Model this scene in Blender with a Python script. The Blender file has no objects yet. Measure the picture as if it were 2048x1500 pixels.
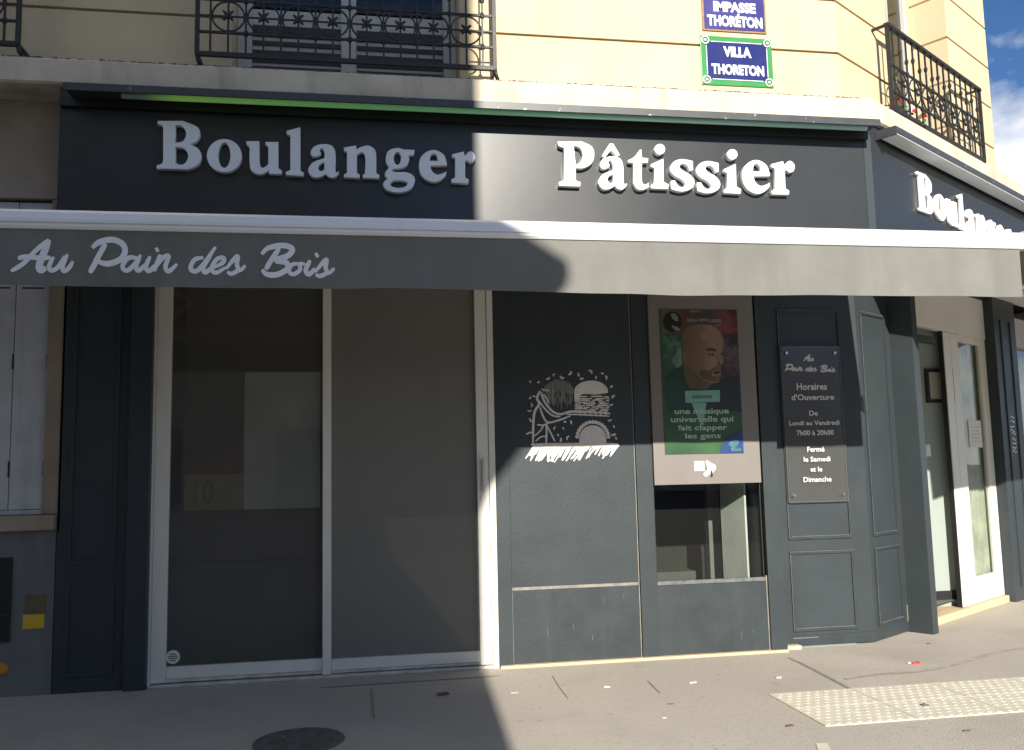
import bpy, bmesh, math, random
from mathutils import Vector, Matrix
random.seed(7)
sc = bpy.context.scene
COL = sc.collection
# ---------------------------------------------------------------- camera
FPX = 1750.0
YAW, PIT, ROL = math.radians(9.27), math.radians(6.105), math.radians(-1.272)
_f = Vector((math.sin(YAW), math.cos(YAW), 0)); _r = Vector((math.cos(YAW), -math.sin(YAW), 0)); _u = Vector((0, 0, 1))
FW = _f*math.cos(PIT) + _u*math.sin(PIT); _u2 = _u*math.cos(PIT) - _f*math.sin(PIT)
RT = _r*math.cos(ROL) + _u2*math.sin(ROL); UP = _u2*math.cos(ROL) - _r*math.sin(ROL)
CAM = Vector((0, -7.2131, 1.6))
cd = bpy.data.cameras.new('camera'); cd.sensor_width = 36; cd.lens = FPX/2048*36; cd.clip_end = 600; cd.clip_start = .05
cam = bpy.data.objects.new('camera', cd); COL.objects.link(cam)
m = Matrix((RT, UP, -FW)).transposed().to_4x4(); m.translation = CAM; cam.matrix_world = m
sc.camera = cam
# ---------------------------------------------------------------- light: sun almost square on to the facade, 23 degrees up
SUN_K, SUN_Z = 0.05, -0.42
sd = Vector((SUN_K, 1, SUN_Z)).normalized()
SUN_EL = math.asin(-sd.z)
to_sun = -sd
w = bpy.data.worlds.new('World'); sc.world = w; w.use_nodes = True
nt = w.node_tree; nt.nodes.clear()
out = nt.nodes.new('ShaderNodeOutputWorld'); bg = nt.nodes.new('ShaderNodeBackground')
sky = nt.nodes.new('ShaderNodeTexSky'); sky.sky_type = 'NISHITA'; sky.sun_disc = False
sky.sun_elevation = SUN_EL; sky.sun_rotation = math.atan2(to_sun.x, to_sun.y)
sky.altitude = 2500; sky.air_density = .9; sky.dust_density = .1; sky.ozone_density = 3.5
bg.inputs['Strength'].default_value = 0.084
tc = nt.nodes.new('ShaderNodeTexCoord'); mp = nt.nodes.new('ShaderNodeMapping'); mp.inputs['Scale'].default_value = (1, 1, 1.5)
mp.inputs['Location'].default_value = (14.98, 10.15, 2.67)
nz = nt.nodes.new('ShaderNodeTexNoise'); nz.inputs['Scale'].default_value = 4.2; nz.inputs['Detail'].default_value = 9; nz.inputs['Roughness'].default_value = .55
cr = nt.nodes.new('ShaderNodeValToRGB'); cr.color_ramp.elements[0].position = .50; cr.color_ramp.elements[1].position = .65
mx = nt.nodes.new('ShaderNodeMix'); mx.data_type = 'RGBA'; mx.inputs[7].default_value = (8.0, 8.0, 8.2, 1)
nt.links.new(tc.outputs['Generated'], mp.inputs['Vector']); nt.links.new(mp.outputs[0], nz.inputs['Vector'])
nt.links.new(nz.outputs['Fac'], cr.inputs['Fac']); nt.links.new(cr.outputs['Color'], mx.inputs[0])
hs_ = nt.nodes.new('ShaderNodeHueSaturation'); hs_.inputs['Saturation'].default_value = 1.1; nt.links.new(sky.outputs[0], hs_.inputs['Color']); nt.links.new(hs_.outputs[0], mx.inputs[6]); nt.links.new(mx.outputs[2], bg.inputs['Color']); nt.links.new(bg.outputs[0], out.inputs['Surface'])
sl = bpy.data.lights.new('sun', 'SUN'); sl.energy = 5.0; sl.angle = math.radians(.53); sl.color = (1, .93, .82)
so = bpy.data.objects.new('sun', sl); COL.objects.link(so); so.rotation_euler = sd.to_track_quat('-Z', 'Y').to_euler(); so.location = (0, -10, 20)
vs = sc.view_settings; vs.view_transform = 'Standard'; vs.look = 'None'; vs.gamma = 1; vs.exposure = 0.7
vs.use_curve_mapping = False
sc.render.resolution_x = 1024; sc.render.resolution_y = 750
try:
    sc.cycles.max_bounces = 8; sc.cycles.transparent_max_bounces = 12
except Exception: pass
# ---------------------------------------------------------------- frames and helpers
XC = 4.33; TURN = math.radians(33.0); CT, ST = math.cos(TURN), math.sin(TURN); TH = math.tan(TURN/2)
def MAIN(a, o, z): return Vector((a, -o, z))                       # along the street front, outwards, up
def CH(s, o, z): return Vector((XC + s*CT + o*ST, s*ST - o*CT, z))  # along the cut-off corner front
def IDT(x, y, z): return Vector((x, y, z))
def at(px, py, y=0.0):                                            # where a line of sight meets a plane parallel to the street front
    d = FW + RT*((px-1024)/FPX) - UP*((py-750)/FPX)
    return CAM + d*((y-CAM.y)/d.y)
def gnd(px, py, z=0.0):
    d = FW + RT*((px-1024)/FPX) - UP*((py-750)/FPX)
    return CAM + d*((z-CAM.z)/d.z)

def tag(o, label, cat, group=None, kind=None):
    if label: o['label'] = label
    if cat: o['category'] = cat
    if group: o['group'] = group
    if kind: o['kind'] = kind
    return o
def struct(o): o['kind'] = 'structure'; return o
def thing(name, label, cat, loc=(0, 0, 0), group=None):
    o = bpy.data.objects.new(name, None); o.location = loc; o.empty_display_size = .1; COL.objects.link(o)
    return tag(o, label, cat, group)
def put(o, parent):
    if parent is not None:
        o.parent = parent
        p = parent; loc = Vector((0, 0, 0))
        while p is not None:
            loc = loc + Vector(p.location); p = p.parent
        # children carry world coordinates in their mesh
        o.matrix_parent_inverse = Matrix.Translation(-Vector(wloc(parent)))
    return o
_W = {}
def wloc(o):
    return _W.get(o.name, Vector(o.location) if o.parent is None else Vector((0, 0, 0)))
def obj(name, me, mat, parent=None, smooth=False):
    if mat is not None and not me.materials: me.materials.append(mat)
    o = bpy.data.objects.new(name, me); COL.objects.link(o); put(o, parent)
    if parent is not None: _W[o.name] = Vector((0, 0, 0))
    if smooth:
        for p in me.polygons: p.use_smooth = True
    return o
def from_bm(bm, name='mesh'):
    bmesh.ops.recalc_face_normals(bm, faces=bm.faces)
    me = bpy.data.meshes.new(name); bm.to_mesh(me); bm.free(); return me
BOXF = [(0, 1, 3, 2), (4, 6, 7, 5), (0, 4, 5, 1), (2, 3, 7, 6), (0, 2, 6, 4), (1, 5, 7, 3)]
def bm_box(bm, fr, a0, a1, o0, o1, z0, z1):
    vs_ = [bm.verts.new(fr(a, o, z)) for a in (a0, a1) for o in (o0, o1) for z in (z0, z1)]
    fs = [bm.faces.new([vs_[i] for i in f]) for f in BOXF]
    return vs_, fs
def box(name, fr, a0, a1, o0, o1, z0, z1, mat, parent=None, bev=0.0):
    bm = bmesh.new(); bm_box(bm, fr, a0, a1, o0, o1, z0, z1)
    if bev: bmesh.ops.bevel(bm, geom=bm.edges[:], offset=bev, segments=2, affect='EDGES', profile=.6)
    return obj(name, from_bm(bm, name), mat, parent)
def sweep(name, prof, a_from, s_to, mat, parent=None):              # profile of (o, z) run along the front and round the corner
    bm = bmesh.new(); rings = []
    rings.append([bm.verts.new(MAIN(a_from, o, z)) for o, z in prof])
    rings.append([bm.verts.new(MAIN(XC + o*TH, o, z)) for o, z in prof])
    rings.append([bm.verts.new(CH(s_to, o, z)) for o, z in prof])
    n = len(prof)
    for r0, r1 in zip(rings, rings[1:]):
        for i in range(n): bm.faces.new((r0[i], r0[(i+1) % n], r1[(i+1) % n], r1[i]))
    bm.faces.new(rings[0]); bm.faces.new(rings[-1][::-1])
    return obj(name, from_bm(bm, name), mat, parent)
def bm_tube(bm, pts, rad, n=6, cap=True, closed=False):
    pts = [Vector(p) for p in pts]; rings = []
    N = len(pts)
    for i, p in enumerate(pts):
        if closed: d = pts[(i+1) % N] - pts[i-1]
        else: d = pts[min(i+1, N-1)] - pts[max(i-1, 0)]
        d.normalize()
        ref = Vector((0, 0, 1)) if abs(d.z) < .9 else Vector((0, 1, 0))
        e1 = d.cross(ref).normalized(); e2 = d.cross(e1)
        r = rad[i] if isinstance(rad, (list, tuple)) else rad
        rings.append([bm.verts.new(p + e1*r*math.cos(2*math.pi*k/n) + e2*r*math.sin(2*math.pi*k/n)) for k in range(n)])
    pr = list(zip(rings, rings[1:])) + ([(rings[-1], rings[0])] if closed else [])
    for r0, r1 in pr:
        for k in range(n): bm.faces.new((r0[k], r0[(k+1) % n], r1[(k+1) % n], r1[k]))
    if cap and not closed: bm.faces.new(rings[0][::-1]); bm.faces.new(rings[-1])
def tube(name, pts, rad, mat, parent=None, n=6, closed=False):
    bm = bmesh.new(); bm_tube(bm, pts, rad, n, True, closed)
    return obj(name, from_bm(bm, name), mat, parent, smooth=True)
def poly(name, pts, mat, parent=None, thick=None):                  # flat polygon of 3-D points (optionally thickened along a vector)
    bm = bmesh.new(); v = [bm.verts.new(p) for p in pts]; f = bm.faces.new(v)
    if thick is not None:
        g = bmesh.ops.extrude_face_region(bm, geom=[f])
        bmesh.ops.translate(bm, verts=[x for x in g['geom'] if isinstance(x, bmesh.types.BMVert)], vec=thick)
    return obj(name, from_bm(bm, name), mat, parent)
def copy_of(src, offset, parent):
    c = src.copy(); COL.objects.link(c); c.parent = parent; c.matrix_parent_inverse = src.matrix_parent_inverse.copy()
    c.location = Vector(src.location) + Vector(offset); _W[c.name] = Vector((0, 0, 0)); return c
# ---------------------------------------------------------------- materials
def mat(name, col, rough=.6, var=.12, scale=3.0, bump=0.0, bscale=60.0, metal=0.0, spec=.5, col2=None, streak=None, emit=None, speck=None, gum=False):
    mt = bpy.data.materials.new(name); mt.use_nodes = True; t = mt.node_tree; b = t.nodes['Principled BSDF']
    b.inputs['Roughness'].default_value = rough; b.inputs['Metallic'].default_value = metal; b.inputs['Specular IOR Level'].default_value = spec
    tc = t.nodes.new('ShaderNodeTexCoord')
    n = t.nodes.new('ShaderNodeTexNoise'); n.inputs['Scale'].default_value = scale; n.inputs['Detail'].default_value = 6; n.inputs['Roughness'].default_value = .6
    t.links.new(tc.outputs['Object'], n.inputs['Vector'])
    r = t.nodes.new('ShaderNodeValToRGB'); r.color_ramp.elements[0].position = .3; r.color_ramp.elements[1].position = .7
    c2 = col2 or tuple(c*(1+var) for c in col); c1 = tuple(c*(1-var) for c in col)
    r.color_ramp.elements[0].color = (*c1, 1); r.color_ramp.elements[1].color = (*c2, 1)
    t.links.new(n.outputs['Fac'], r.inputs['Fac']); cur = r.outputs['Color']
    if streak:                                                     # vertical dirt runs: (colour, amount, scale)
        sm = t.nodes.new('ShaderNodeMapping'); sm.inputs['Scale'].default_value = (streak[2], streak[2], streak[2]*.12)
        s = t.nodes.new('ShaderNodeTexNoise'); s.inputs['Scale'].default_value = 1.0; s.inputs['Detail'].default_value = 5
        t.links.new(tc.outputs['Object'], sm.inputs['Vector']); t.links.new(sm.outputs[0], s.inputs['Vector'])
        sr = t.nodes.new('ShaderNodeValToRGB'); sr.color_ramp.elements[0].position = .52; sr.color_ramp.elements[1].position = .78
        sr.color_ramp.elements[1].color = (streak[1],)*3 + (1,)
        mx = t.nodes.new('ShaderNodeMix'); mx.data_type = 'RGBA'; mx.inputs[7].default_value = (*streak[0], 1)
        t.links.new(s.outputs['Fac'], sr.inputs['Fac']); t.links.new(sr.outputs['Color'], mx.inputs[0]); t.links.new(cur, mx.inputs[6]); cur = mx.outputs[2]
    if speck:                                                      # fine aggregate / spots: (colour, threshold, scale)
        s = t.nodes.new('ShaderNodeTexNoise'); s.inputs['Scale'].default_value = speck[2]; s.inputs['Detail'].default_value = 3
        t.links.new(tc.outputs['Object'], s.inputs['Vector'])
        sr = t.nodes.new('ShaderNodeValToRGB'); sr.color_ramp.elements[0].position = speck[1]; sr.color_ramp.elements[1].position = speck[1]+.08
        mx = t.nodes.new('ShaderNodeMix'); mx.data_type = 'RGBA'; mx.inputs[7].default_value = (*speck[0], 1)
        t.links.new(s.outputs['Fac'], sr.inputs['Fac']); t.links.new(sr.outputs['Color'], mx.inputs[0]); t.links.new(cur, mx.inputs[6]); cur = mx.outputs[2]
    if gum:                                                        # trodden gum spots and broad stains
        vo = t.nodes.new('ShaderNodeTexVoronoi'); vo.inputs['Scale'].default_value = 3.1; t.links.new(tc.outputs['Object'], vo.inputs['Vector'])
        vr = t.nodes.new('ShaderNodeValToRGB'); vr.color_ramp.elements[0].position = .055; vr.color_ramp.elements[1].position = .085; vr.color_ramp.elements[0].color = (.75,)*3+(1,); vr.color_ramp.elements[1].color = (0, 0, 0, 1)
        mx = t.nodes.new('ShaderNodeMix'); mx.data_type = 'RGBA'; mx.inputs[7].default_value = (.36, .33, .28, 1)
        t.links.new(vo.outputs['Distance'], vr.inputs['Fac']); t.links.new(vr.outputs['Color'], mx.inputs[0]); t.links.new(cur, mx.inputs[6]); cur = mx.outputs[2]
        sn = t.nodes.new('ShaderNodeTexNoise'); sn.inputs['Scale'].default_value = .55; sn.inputs['Detail'].default_value = 8; sn.inputs['Roughness'].default_value = .7; t.links.new(tc.outputs['Object'], sn.inputs['Vector'])
        sr = t.nodes.new('ShaderNodeValToRGB'); sr.color_ramp.elements[0].position = .50; sr.color_ramp.elements[1].position = .66; sr.color_ramp.elements[1].color = (.55,)*3+(1,)
        mx = t.nodes.new('ShaderNodeMix'); mx.data_type = 'RGBA'; mx.inputs[7].default_value = (.39, .355, .305, 1)
        t.links.new(sn.outputs['Fac'], sr.inputs['Fac']); t.links.new(sr.outputs['Color'], mx.inputs[0]); t.links.new(cur, mx.inputs[6]); cur = mx.outputs[2]
    t.links.new(cur, b.inputs['Base Color'])
    rr = t.nodes.new('ShaderNodeMapRange'); rr.inputs[3].default_value = max(0, rough-.08); rr.inputs[4].default_value = min(1, rough+.08)
    t.links.new(n.outputs['Fac'], rr.inputs[0]); t.links.new(rr.outputs[0], b.inputs['Roughness'])
    if bump:
        bn = t.nodes.new('ShaderNodeTexNoise'); bn.inputs['Scale'].default_value = bscale; bn.inputs['Detail'].default_value = 4
        t.links.new(tc.outputs['Object'], bn.inputs['Vector'])
        bp = t.nodes.new('ShaderNodeBump'); bp.inputs['Strength'].default_value = bump; bp.inputs['Distance'].default_value = .01
        t.links.new(bn.outputs['Fac'], bp.inputs['Height']); t.links.new(bp.outputs[0], b.inputs['Normal'])
    if emit: b.inputs['Emission Color'].default_value = (*emit[0], 1); b.inputs['Emission Strength'].default_value = emit[1]
    return mt
def glass(name, tint=(.8, .82, .8), ior=1.5, rough=.01):
    mt = bpy.data.materials.new(name); mt.use_nodes = True; t = mt.node_tree; t.nodes.clear()
    o = t.nodes.new('ShaderNodeOutputMaterial'); mxs = t.nodes.new('ShaderNodeMixShader'); tr = t.nodes.new('ShaderNodeBsdfTransparent'); gl = t.nodes.new('ShaderNodeBsdfGlossy')
    fr = t.nodes.new('ShaderNodeFresnel'); fr.inputs['IOR'].default_value = ior
    tcn = t.nodes.new('ShaderNodeTexCoord'); nn = t.nodes.new('ShaderNodeTexNoise'); nn.inputs['Scale'].default_value = 1.3; bp = t.nodes.new('ShaderNodeBump'); bp.inputs['Strength'].default_value = .02
    t.links.new(tcn.outputs['Object'], nn.inputs['Vector']); t.links.new(nn.outputs['Fac'], bp.inputs['Height']); t.links.new(bp.outputs[0], gl.inputs['Normal'])
    ge = t.nodes.new('ShaderNodeNewGeometry'); mr = t.nodes.new('ShaderNodeMapRange'); mr.inputs[3].default_value = ior; mr.inputs[4].default_value = 1/ior
    t.links.new(ge.outputs['Backfacing'], mr.inputs[0]); t.links.new(mr.outputs[0], fr.inputs['IOR'])
    tr.inputs['Color'].default_value = (*tint, 1); gl.inputs['Roughness'].default_value = rough
    t.links.new(fr.outputs[0], mxs.inputs[0]); t.links.new(tr.outputs[0], mxs.inputs[1]); t.links.new(gl.outputs[0], mxs.inputs[2]); t.links.new(mxs.outputs[0], o.inputs['Surface'])
    return mt
def grey_veil(name, col, amt, tint=(.62, .62, .60), rough=.01):
    mt = glass(name, tint, 1.45, rough); t = mt.node_tree; o = [n for n in t.nodes if n.type == 'OUTPUT_MATERIAL'][0]; src = o.inputs['Surface'].links[0].from_socket
    df = t.nodes.new('ShaderNodeBsdfDiffuse'); df.inputs['Color'].default_value = (*col, 1); mx = t.nodes.new('ShaderNodeMixShader'); mx.inputs[0].default_value = amt
    t.links.new(src, mx.inputs[1]); t.links.new(df.outputs[0], mx.inputs[2]); t.links.new(mx.outputs[0], o.inputs['Surface']); return mt
M = {}
M['wall'] = mat('cream_render', (.64, .52, .335), .85, .07, 1.4, .25, 90, spec=.2, streak=((.50, .40, .26), .6, 2.2))
M['joint'] = mat('dirty_joint', (.30, .20, .10), .9, .2, 8)
M['cornice'] = mat('cornice_stone', (.62, .54, .415), .85, .14, 2.5, .4, 40, spec=.2, streak=((.30, .26, .20), .85, 4.0))
M['stone'] = mat('shop_side_stone', (.34, .275, .20), .85, .18, 2.0, .4, 40, spec=.2, streak=((.16, .13, .1), .6, 3.0))
M['grit'] = mat('cornice_top_grime', (.16, .13, .1), .95, .4, 14, .6, 60, spec=.1)
M['paint'] = mat('blue_grey_paint', (.0385, .0485, .0535), .42, .10, 2.2, .12, 35, spec=.3, streak=((.045, .053, .057), .5, 5.0))
M['paint_b'] = mat('blue_grey_paint_worn', (.036, .0455, .0505), .45, .14, 3.5, .15, 30, spec=.3, streak=((.054, .061, .064), .5, 6.0), speck=((.14, .14, .13), .735, 17))
M['bead'] = mat('pale_putty_joint', (.21, .20, .175), .7, .35, 9, .3, 60)
M['wear'] = mat('worn_moulding_edge', (.12, .13, .13), .6, .4, 12)
M['fascia'] = mat('fascia_sheet_metal', (.027, .030, .032), .32, .06, 1.2, .015, 5, spec=.45)
M['hood'] = mat('dark_lamp_hood', (.05, .055, .06), .4, .15, 5, speck=((.5, .48, .42), .70, 16))
M['letter'] = mat('white_letter_enamel', (.88, .88, .88), .35, .03, 6)
M['bar'] = mat('white_aluminium', (.84, .84, .85), .3, .03, 3)
M['fabric'] = mat('grey_awning_fabric', (.186, .187, .172), .9, .09, 3.0, .3, 300, spec=.15, streak=((.14, .14, .125), .7, 5.0))
M['fabric_letter'] = mat('white_fabric_print', (.86, .86, .88), .8, .04, 9)
M['white'] = mat('white_lacquer', (.74, .72, .66), .4, .05, 4, .05, 40)
M['track'] = mat('scuffed_sill_track', (.55, .52, .46), .5, .25, 9)
M['whitewood'] = mat('weathered_white_shutter', (.50, .50, .50), .6, .10, 6, .2, 40, streak=((.3, .3, .29), .7, 7.0))
M['iron'] = mat('wrought_iron', (.018, .018, .017), .5, .2, 10, .2, 60)
M['black'] = mat('black_plastic', (.012, .012, .013), .45, .1, 5)
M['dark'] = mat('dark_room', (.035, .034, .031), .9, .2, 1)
M['blind'] = mat('grey_roller_blind', (.26, .25, .215), .85, .06, 1.0, .1, 200)
M['glass'] = glass('shop_glass', (.62, .62, .60))
M['grey_veil'] = grey_veil('painted_reflection_glass', (.30, .295, .27), .60); M['grey_veil_thin'] = grey_veil('painted_reflection_thin', (.20, .195, .19), .22, (.86, .86, .84))  # flat grey mixed into the door panes stands in for their reflections
M['glass_clear'] = glass('clear_glass', (.85, .88, .86))
M['acrylic'] = grey_veil('acrylic', (.20, .195, .185), .16, (.94, .94, .94), .15)
M['pavement'] = mat('worn_asphalt_pavement', (.49, .445, .38), .9, .15, 1.1, .5, 90, spec=.2, speck=((.43, .39, .33), .57, 30), gum=True)
M['plinth'] = mat('sandstone_plinth', (.62, .48, .30), .85, .15, 5, .4, 50)
M['road'] = mat('pale_bounce_road', (.17, .16, .15), .9, .2, 2, .5, 90)  # unseen road, colour lightened to bounce warm light onto the shaded front
M['kerb'] = mat('granite_kerb', (.35, .34, .33), .8, .15, 9, .3, 60)
M['tactile'] = mat('pale_tactile_concrete', (.68, .635, .515), .8, .10, 3.5, .3, 70, speck=((.56, .52, .42), .62, 9))
M['tar'] = mat('tar_seam', (.27, .24, .20), .9, .35, 14)
M['manhole'] = mat('cast_iron_cover', (.17, .16, .15), .55, .3, 12, .3, 40, metal=.3)
M['housing'] = mat('pale_grey_housing', (.185, .17, .155), .5, .04, 3)
M['blue'] = mat('blue_enamel', (.012, .018, .13), .25, .06, 5)
M['blue2'] = mat('violet_blue_enamel', (.032, .028, .17), .3, .12, 5)
M['green'] = mat('green_enamel', (.045, .24, .075), .25, .05, 5)
M['enamel'] = mat('white_enamel', (.82, .82, .78), .3, .04, 5)
M['rust'] = mat('rusty_rim', (.28, .17, .09), .7, .3, 20)
M['greenroom'] = mat('pale_green_wall', (.30, .345, .315), .7, .03, 1.5)
M['floor'] = mat('shop_floor', (.20, .23, .215), .35, .1, 3)
M['paper'] = mat('white_paper', (.72, .72, .68), .8, .05, 6)
M['yellow'] = mat('yellow_sticker', (.62, .42, .02), .6, .08, 12)
M['brown'] = mat('faded_brown_sticker', (.13, .10, .045), .7, .2, 14)
M['plinthwall'] = mat('grey_base_wall', (.16, .16, .16), .85, .15, 2.5, .4, 40, streak=((.09, .09, .09), .6, 4))
M['lamp'] = None
# ---------------------------------------------------------------- outline tools
def smooth_loop(pts, steps=6):
    out = []; n = len(pts)
    def tan(i):
        if len(pts[i]) < 3: return None
        a, b = pts[i-1], pts[(i+1) % n]; return ((b[0]-a[0])*.5, (b[1]-a[1])*.5)
    for i in range(n):
        p, q = pts[i], pts[(i+1) % n]; tp, tq = tan(i), tan((i+1) % n)
        out.append((p[0], p[1]))
        if tp is None and tq is None: continue
        L = math.hypot(q[0]-p[0], q[1]-p[1])
        def lim(t):
            if t is None: return (q[0]-p[0], q[1]-p[1])
            l = math.hypot(*t) or 1; return (t[0]/l*L, t[1]/l*L)
        tp, tq = lim(tp), lim(tq)
        for k in range(1, steps):
            u = k/steps; h1 = 2*u**3-3*u*u+1; h2 = -2*u**3+3*u*u; h3 = u**3-2*u*u+u; h4 = u**3-u*u
            out.append((h1*p[0]+h2*q[0]+h3*tp[0]+h4*tq[0], h1*p[1]+h2*q[1]+h3*tp[1]+h4*tq[1]))
    return out
def ell(cx, cy, rx, ry, n=28): return [(cx+rx*math.cos(2*math.pi*k/n), cy+ry*math.sin(2*math.pi*k/n)) for k in range(n)]
def curve_mesh(loops, extrude=0.0, bevel=0.0):
    cu = bpy.data.curves.new('outline', 'CURVE'); cu.dimensions = '2D'; cu.fill_mode = 'BOTH'; cu.extrude = extrude; cu.bevel_depth = bevel; cu.offset = -bevel*.9; cu.bevel_resolution = 1
    for L in loops:
        sp = cu.splines.new('POLY'); sp.points.add(len(L)-1); sp.use_cyclic_u = True
        for p, q in zip(sp.points, L): p.co = (q[0], q[1], 0, 1)
    return to_mesh(cu)
def to_mesh(cu):
    ob = bpy.data.objects.new('tmp_outline', cu); COL.objects.link(ob)
    dg = bpy.context.evaluated_depsgraph_get(); dg.update()
    me = bpy.data.meshes.new_from_object(ob.evaluated_get(dg)); me.materials.clear()
    bpy.data.objects.remove(ob); bpy.data.curves.remove(cu)
    return me
def remap(me, fn):
    for v in me.vertices: v.co = fn(v.co.x, v.co.y, v.co.z)
    me.update(); return me
def text_mesh(s, bold=0.0):
    cu = bpy.data.curves.new('text', 'FONT'); cu.body = s; cu.size = 1; cu.offset = bold; cu.resolution_u = 3
    return to_mesh(cu)
def text_box(name, s, fr, a0, a1, z0, z1, o, mat_, parent, bold=0.012):
    me = text_mesh(s, bold)
    xs = [v.co.x for v in me.vertices]; ys = [v.co.y for v in me.vertices]
    if not xs: return None
    X0, X1, Y0, Y1 = min(xs), max(xs), min(ys), max(ys)
    remap(me, lambda x, y, z: fr(a0+(x-X0)/(X1-X0)*(a1-a0), o, z0+(y-Y0)/(Y1-Y0)*(z1-z0)))
    return obj(name, me, mat_, parent)
def ribbon(bm, pts, wid, place, level=0, steps=5):
    """variable-width pen stroke along pts (open Catmull-Rom); place(u, v, level) -> 3-D"""
    P = []
    n = len(pts)
    for i in range(n-1):
        p0, p1, p2, p3 = pts[max(i-1, 0)], pts[i], pts[i+1], pts[min(i+2, n-1)]
        for k in range(steps):
            t = k/steps
            P.append(tuple(.5*((2*p1[c]) + (-p0[c]+p2[c])*t + (2*p0[c]-5*p1[c]+4*p2[c]-p3[c])*t*t + (-p0[c]+3*p1[c]-3*p2[c]+p3[c])*t**3) for c in (0, 1)))
    P.append(pts[-1][:2]); N = len(P); prev = None
    for i, p in enumerate(P):
        a, b = P[max(i-1, 0)], P[min(i+1, N-1)]; dx, dy = b[0]-a[0], b[1]-a[1]; L = math.hypot(dx, dy) or 1
        f = i/(N-1); ww = wid*(.55+.45*min(1, 6*min(f, 1-f)+.1))
        nx, ny = -dy/L*ww/2, dx/L*ww/2
        cur = (bm.verts.new(place(p[0]+nx, p[1]+ny, level)), bm.verts.new(place(p[0]-nx, p[1]-ny, level)))
        if prev: bm.faces.new((prev[0], prev[1], cur[1], cur[0]))
        prev = cur
def blob(bm, loop, place, level=0):
    v = [bm.verts.new(place(x, y, level)) for x, y in loop]; bm.faces.new(v)
# ================================================================= THE GROUND
pave = box('pavement', IDT, -14, 16, -9.5, 2.6, -.14, 0, M['pavement']); struct(pave)
g = box('ground', IDT, -260, 260, -260, 260, -.5, -.145, M['road']); struct(g)
for i in range(24):
    k = box('kerb_stone', IDT, -12+i*1.0, -12+i*1.0+.992, -9.80, -9.502, -.144, .002, M['kerb'], pave, bev=.012)
def ground_line(name, pts, wd, mt, z):
    bm = bmesh.new()
    ribbon(bm, pts, wd, lambda u, v, l: Vector((u, v, z)))
    return obj(name, from_bm(bm, name), mt, pave)
def gp(px, py): p = gnd(px, py); return (p.x, p.y)
ground_line('tar_seam', [gp(1577, 1316), gp(1602, 1327), gp(1645, 1349), gp(1690, 1373), gp(1716, 1388)], .028, M['tar'], .0032)
ground_line('tar_seam', [gp(742, 1378), gp(744, 1400), gp(748, 1438)], .014, M['tar'], .0036)
ground_line('tar_seam', [gp(640, 1376), gp(745, 1369), gp(930, 1357), gp(1000, 1352)], .018, M['tar'], .0040)
ground_line('tar_seam', [gp(1105, 1352), gp(1118, 1374), gp(1136, 1398)], .009, M['tar'], .0044)
ground_line('tar_seam', [gp(1295, 1362), gp(1308, 1375), gp(1320, 1387)], .009, M['tar'], .0048)
ground_line('tar_seam', [gp(1690, 1359), gp(1760, 1349), gp(1850, 1342), gp(1930, 1325), gp(1990, 1306), gp(2048, 1296)], .05, mat('damp_streak', (.41, .372, .318), .8, .22, 9), .0052)
# stone plinth strip under the shopfront
box('plinth', MAIN, 1.03, 3.50, -.02, .045, -.01, .020, M['plinth'], pave, bev=.004)
box('plinth', MAIN, 3.504, 3.66, -.14, -.04, -.01, .030, M['plinth'], pave, bev=.004)
# tactile paving
tact = thing('tactile_paving', 'pale yellowish tactile paving strip with rows of raised bumps on the pavement', 'tactile paving', (2.72, -2.07, 0))
TW, TD = .62, .388
def tactile_tile():
    bm = bmesh.new(); bm_box(bm, IDT, 0, TW-.004, 0, TD-.004, .001, .007)
    for i in range(9):
        for j in range(6):
            cx = .035+i*.068+(.034 if j % 2 else 0); cy = .033+j*.064
            if cx > TW-.03: continue
            top = [bm.verts.new((cx+.013*math.cos(a), cy+.013*math.sin(a), .0098)) for a in [k*math.pi/3 for k in range(6)]]
            bot = [bm.verts.new((cx+.020*math.cos(a), cy+.020*math.sin(a), .0068)) for a in [k*math.pi/3 for k in range(6)]]
            bm.faces.new(top)
            for k in range(6): bm.faces.new((bot[k], bot[(k+1) % 6], top[(k+1) % 6], top[k]))
    return from_bm(bm, 'tactile_tile')
tm_ = tactile_tile(); tm_.materials.append(M['tactile'])
for i in range(8):
    for j in range(2):
        o = bpy.data.objects.new('tile', tm_); COL.objects.link(o); o.parent = tact; o.location = (i*TW, j*TD, 0)
# manhole cover
mc = gnd(598, 1483)
mh = thing('manhole_cover', 'dark round iron manhole cover set in the shaded pavement', 'manhole cover', (mc.x, mc.y, 0))
def disc(name, c, r, z0, z1, mt, parent, n=40, inner=0):
    bm = bmesh.new()
    b_ = [bm.verts.new((c.x+r*math.cos(2*math.pi*k/n), c.y+r*math.sin(2*math.pi*k/n), z0)) for k in range(n)]
    t_ = [bm.verts.new((c.x+r*math.cos(2*math.pi*k/n), c.y+r*math.sin(2*math.pi*k/n), z1)) for k in range(n)]
    for k in range(n): bm.faces.new((b_[k], b_[(k+1) % n], t_[(k+1) % n], t_[k]))
    if inner:
        i_ = [bm.verts.new((c.x+inner*math.cos(2*math.pi*k/n), c.y+inner*math.sin(2*math.pi*k/n), z1)) for k in range(n)]
        d_ = [bm.verts.new((c.x+inner*math.cos(2*math.pi*k/n), c.y+inner*math.sin(2*math.pi*k/n), z0)) for k in range(n)]
        for k in range(n):
            bm.faces.new((t_[k], t_[(k+1) % n], i_[(k+1) % n], i_[k])); bm.faces.new((i_[k], i_[(k+1) % n], d_[(k+1) % n], d_[k]))
    else: bm.faces.new(t_)
    return obj(name, from_bm(bm, name), mt, parent)
disc('rim', mc, .27, -.002, .006, M['manhole'], mh, inner=.243)
disc('lid', mc, .238, -.002, .0045, M['manhole'], mh)
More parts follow.
